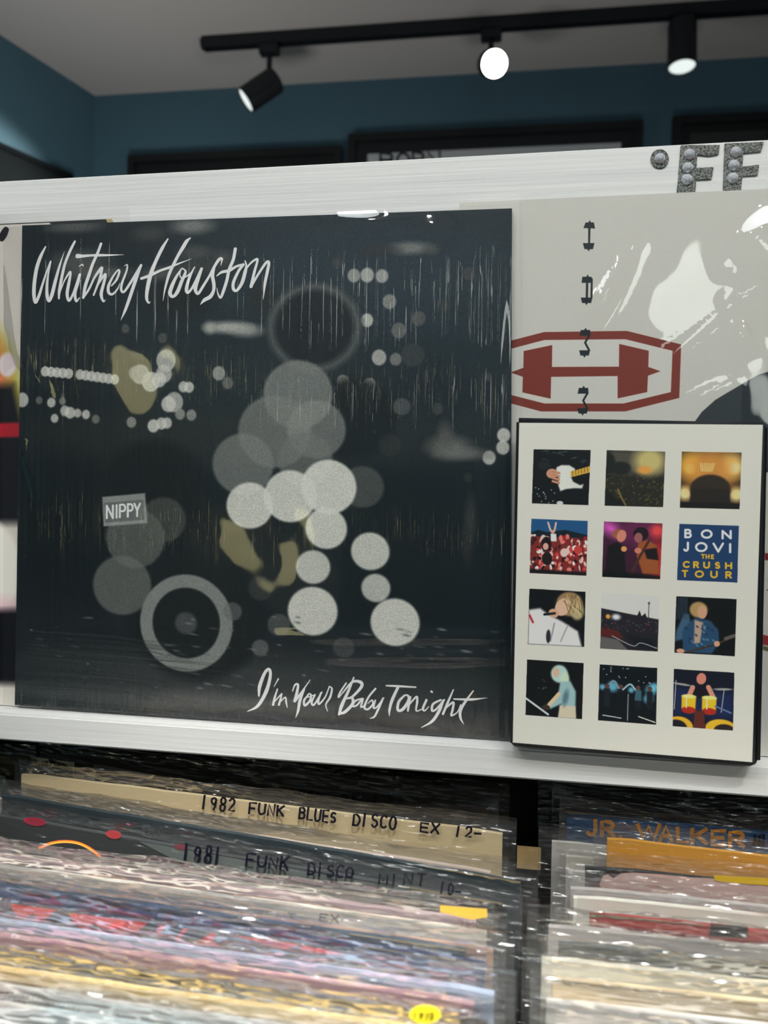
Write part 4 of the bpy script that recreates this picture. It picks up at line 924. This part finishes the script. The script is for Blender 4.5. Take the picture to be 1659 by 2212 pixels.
F_ = LR(-.084, -.107, .310, (74, 70, 64), 'grey-brown record with an orange arc', gl, seed=7, worn=True, zt=-.001, film_h=.003)
G_ = LR(-.0975, -.1165, .303, (148, 124, 130), 'dull mauve record in front of the orange-arc one', gl, seed=8)
H_ = LR(-.108, -.124, .308, (222, 218, 206), 'white record with faded marker notes on its sleeve', gl, seed=9)
H2 = LR(-.1158, -.1320, .311, (178, 144, 124), 'pinkish-brown record with small capitals at its corner', gl, seed=10, zt=-.003)
I_ = LR(-.1235, -.1395, .300, (38, 58, 72), 'slate blue record, left bin middle', gl, seed=11, worn=True)
J_ = LR(-.1315, -.1470, .308, (40, 54, 96), 'navy record with a rubbed tan upper edge', gl, seed=12, worn=True)
K_ = LR(-.1400, -.1575, .300, (30, 28, 30), 'black record with red block lettering', gl, seed=13)
L_ = LR(-.1515, -.165, .312, (150, 166, 190), 'light blue-grey record in front of the red-lettered one', gl, seed=14)
Mm = LR(-.162, -.1725, .305, (170, 130, 142), 'dusty pink record, left bin front', gl, seed=15)
N_ = LR(-.174, -.1825, .310, (34, 28, 28), 'dark brown-black record in the front half of the left bin', gl, seed=16)
O_ = LR(-.184, -.1905, .300, (206, 176, 104), 'tan-yellow record in the front half of the left bin', gl, seed=17)
P_ = LR(-.194, -.1995, .312, (150, 148, 146), 'grey record with dark script on its front', gl, seed=18)
Q_ = LR(-.2035, -.2085, .304, noisy((150, 166, 170), (206, 160, 130), (14, 14, 40)), 'pale blue and orange record near the front of the left bin', gl, seed=19)
S_ = LR(-.213, -.217, .310, (180, 182, 184), 'foremost pale grey record of the left bin in view', gl, seed=20)
LR(-.224, -.227, .306, (120, 120, 124), 'grey record at the front edge of the left bin', gl, seed=21)
gz = 'records in the far left bin'
record(.045, .035, -.30, -.02, -.0125, 'R', noisy((58, 50, 18), (120, 104, 40), (60, 20, 120), .55, .75), 'dark olive and gold record at the far left, under the rail', gz, seed=61, over=.004)
record(.016, .008, -.30, -.02, -.016, 'R', (150, 166, 158), 'pale grey-green record at the left edge beside the cream one', gz, seed=62, zt=-.012, over=.004)
record(-.012, -.022, -.30, -.02, -.017, 'R', (70, 84, 84), 'slate record at the left edge in front of the grey-green one', gz, seed=63, zt=-.012, over=.004)
def RR(Ya, Yb, xe, *a_, **k): return record(Ya, Yb, .35, .66, xe, 'L', *a_, **k)
R0 = RR(.060, .052, .346, (12, 12, 14), 'black record at the very back of the right bin', gr_, seed=31)
R0b = RR(.040, .032, .349, (16, 18, 18), 'black record in crinkled sleeve behind the blue one', gr_, seed=32)
R1 = RR(.0187, -.004, .3517, (24, 78, 128), 'blue record with large orange block lettering', gr_, seed=33, worn=True)
R2 = RR(.008, -.015, .3425, (212, 208, 200), 'off-white record with its left end sticking out behind the amber one', gr_, seed=34, zt=-.014)
R2b = RR(-.003, -.025, .350, (226, 220, 204), 'cream record low behind the amber one', gr_, seed=35, zt=-.017)
R3 = RR(-.0135, -.036, .3709, (226, 160, 48), 'amber orange record, right bin', gr_, seed=36)
R3b = RR(-.032, -.044, .349, (206, 202, 196), 'whitish record between the amber and the torn black one', gr_, seed=46, zt=-.012)
R4 = RR(-.0505, -.053, .3559, (22, 22, 24), 'black record with torn pink front and yellow stripe', gr_, seed=37, zt=-.001)
R4b = RR(-.070, -.072, .347, (184, 178, 176), 'pale grey record in a bulging sleeve, right bin', gr_, seed=38, zt=-.003)
R5 = RR(-.085, -.087, .3472, (226, 224, 212), 'white record behind the red one, right bin', gr_, seed=39)
R6 = RR(-.099, -.1005, .3533, (170, 36, 30), 'red and black record, right bin', gr_, seed=40, worn=True)
R7 = RR(-.113, -.114, .3345, (178, 172, 168), 'grey record in a wide shiny sleeve in front of the red one', gr_, seed=41)
R8 = RR(-.1255, -.1265, .338, (60, 66, 68), 'charcoal record, right bin front half', gr_, seed=42)
R9 = RR(-.1385, -.139, .3305, (222, 218, 202), 'cream-white record, right bin front half', gr_, seed=43)
R10 = RR(-.1515, -.152, .334, (222, 200, 160), 'tan-edged pale record, right bin front half', gr_, seed=44, worn=True)
R11 = RR(-.1655, -.166, .331, (190, 188, 184), 'light grey record near the front of the right bin', gr_, seed=45)
R12 = RR(-.1795, -.180, .334, (206, 192, 176), 'beige record near the front of the right bin', gr_, seed=47)
R13 = RR(-.1935, -.194, .330, (40, 50, 56), 'dark slate record near the front of the right bin', gr_, seed=48)
R14 = RR(-.208, -.209, .333, (200, 200, 198), 'foremost pale record of the right bin in view', gr_, seed=49)

# ------------------------------------------------------------------ print and marks on the records
def ink(rec, strokes, m=None, o=.0032, name='marker_writing', curved=False):
    e, pl, n = rec
    if m is None: strokes = [[(x, y, r * 1.35) for x, y, r in s_] for s_ in strokes]
    return ribbons(name, strokes, lambda x, y: pl(x, y, o), m or M_['ink'], e, curved)
CR = (214, 206, 170)
def c1x(L): return [(x / 2.765, 1580 + y / 2.765) for x, y in L]
patch('letter_print', c1x([(183,150),(288,165),(286,300),(340,300),(341,172),(443,184),(443,275),(425,250),(400,205),(375,185),(341,182),(341,178),(340,300),(286,300),(288,172),(250,180),(215,205),(195,225),(183,250)][:2] + [(286,300),(340,300),(341,172),(443,184),(443,280),(428,235),(395,195),(341,180),(341,300),(284,300),(287,175),(250,180),(212,205),(190,240),(183,250)]), B, CR)
patch('paper_label', c1x([(556,195),(640,205),(820,240),(1030,280),(1000,330),(560,300)]), B, (120, 110, 104))
ink(B, hand('1980', 627, 697, 1723, .115, 19, 1.3, seed=2) + hand('EX', 740, 774, 1732, .115, 17, 1.3, seed=3) + hand('12-', 806, 870, 1737, .115, 20, 1.3, seed=4))
ink(C_, hand('1982', 435, 512, 1745, .12, 28, 1.8, seed=5) + hand('FUNK', 538, 618, 1756, .12, 22, 1.8, seed=6) + hand('BLUES', 646, 730, 1768, .12, 24, 1.8, seed=7) + hand('DISCO', 763, 860, 1781, .12, 25, 1.8, seed=8) + hand('EX', 908, 955, 1797, .12, 20, 1.8, seed=9) + hand('12-', 984, 1044, 1807, .10, 22, 1.8, seed=10))
ink(E_, hand('1981', 395, 486, 1857, .16, 36, 2.1, seed=11) + hand('FUNK', 532, 630, 1869, .11, 26, 2.0, seed=12) + hand('DISCO', 665, 768, 1888, .10, 26, 1.8, seed=13) + hand('MINT', 818, 926, 1908, .07, 24, 1.5, seed=14) + hand('10-', 950, 1000, 1931, .07, 22, 1.5, seed=15))
greyink = paint(70, 62, 74)
ink(H_, hand('1983', 380, 486, 1958, .12, 14, 1.3, seed=16) + hand('MINT', 548, 645, 1978, .12, 14, 1.2, seed=17) + hand('EX', 690, 738, 1988, .12, 16, 1.5, seed=18), greyink)
for (x, y, rx, ry, c) in [(75, 1775, 24, 9, (160, 24, 56)), (245, 1803, 17, 9, (190, 60, 66)), (390, 1830, 14, 6, (120, 44, 60))]:
    patch('red_dot', [(x + rx * math.cos(a_), y + ry * math.sin(a_) + (rx * math.cos(a_)) * .12) for a_ in [6.283 * k / 16 for k in range(16)]], E_ if y > 1500 else D, c, .0006)
patch('haze_panel', [(300, 1818), (700, 1890), (1000, 1940), (1070, 1951), (1070, 2010), (700, 1960), (480, 1910)], E_, (92, 100, 98), .0004)  # milky sleeve haze put into colour, so the marker writing shows
arcp = [(85, 1832), (110, 1822), (140, 1818), (170, 1822), (195, 1834), (216, 1850)]
ink(F_, [[(x, y, 3.2) for x, y in arcp]], paint(232, 110, 30), .0006, 'orange_arc', True)
ink(F_, [[(x, y + 1, 1.2) for x, y in arcp]], paint(240, 170, 70), .0008, 'arc_pale_line', True)  # thinner, paler line along the arc
c1 = lambda L: [(x / 2.765, 1580 + y / 2.765) for x, y in L]
REDP = (214, 52, 30)
for P__ in ([(60,1030),(330,1068),(300,1100),(240,1140),(215,1135),(200,1085),(160,1110),(100,1110)], [(410,1085),(880,1143),(820,1195),(700,1215),(640,1190),(560,1150),(500,1180),(440,1150)], [(950,1158),(995,1160),(960,1200),(930,1200)], [(1095,1178),(1125,1182),(1060,1250),(1045,1245)], [(1260,1205),(1290,1208),(1270,1250),(1330,1290),(1150,1275)], [(1400,1220),(1659,1255),(1790,1275),(1700,1300)]):
    patch('red_lettering', c1(P__), K_, REDP)
c2 = lambda L: [(560 + x / 2.765, 1580 + y / 2.765) for x, y in L]
for P__ in ([(0,1240),(150,1262),(140,1290),(0,1268)], [(245,1280),(420,1312),(510,1335),(400,1330),(250,1305)]): patch('red_lettering', c2(P__), K_, REDP)
patch('yellow_corner', c2([(1080,1040),(1360,1062),(1362,1110),(1270,1125),(1080,1080)]), H_, (190, 156, 60))
ink(H2, hand('INC.', 998, 1024, 2003, .03, 8, .7, seed=30), paint(80, 60, 50), .0006, 'small_print')
ink(P_, [[(0 + i * 11, 2150 + i * 2.6, 2.5), (5 + i * 11, 2140 + i * 2.6, 2), (9 + i * 11, 2156 + i * 2.6, 2.5)] for i in range(16)], paint(84, 74, 74), .0006, 'script_print', True)
st = [(918 + 34 * math.cos(a_), 2192 + 20 * math.sin(a_)) for a_ in [6.283 * k / 18 for k in range(18)]]
patch('price_sticker', st, Q_, (206, 190, 30), .0052)
ink(Q_, hand('1973', 894, 940, 2198, .10, 13, 1.7, seed=32), paint(40, 34, 14), .0058, 'sticker_number')
c3 = lambda L: [(1060 + x / 2.77, 1600 + y / 2.77) for x, y in L]
jw = []
for ch_, x0, x1 in [('J', 572, 632), ('R', 665, 735), ('.', 765, 790), ('W', 880, 1010), ('A', 1012, 1085), ('L', 1118, 1180), ('K', 1205, 1290), ('E', 1325, 1400), ('R', 1432, 1512)]:
    yb = 562 + (x0 - 572) * .082; yt = yb - 84
    if ch_ == 'A':
        cells = (x0, x1, yt, yb)
    else: cells = (x0, x1, yt, yb)
    jw += word(ch_, [cells], 12)
ink(R1, [[(1060 + x / 2.77, 1600 + y / 2.77, r / 2.77) for x, y, r in s_] for s_ in jw], paint(226, 150, 40), .0006, 'title_lettering')
ink(R1, hand('MI', 1628, 1662, 1824, .1, 22, 2.4, seed=33), o=.0030)
patch('torn_front', c3([(672,810),(700,800),(735,825),(780,795),(850,790),(1000,800),(1200,820),(1330,826),(1659,865),(1800,880),(1800,1000),(700,960),(650,860)]), R4, (206, 172, 164))
patch('yellow_stripe', c3([(1335,806),(1659,825),(1850,838),(1850,876),(1659,866),(1400,848),(1340,836)]), R4, (222, 184, 24), .0009)
patch('black_band', c3([(1315,1098),(1540,1112),(1540,1180),(1310,1170)]), R6, (20, 16, 18))
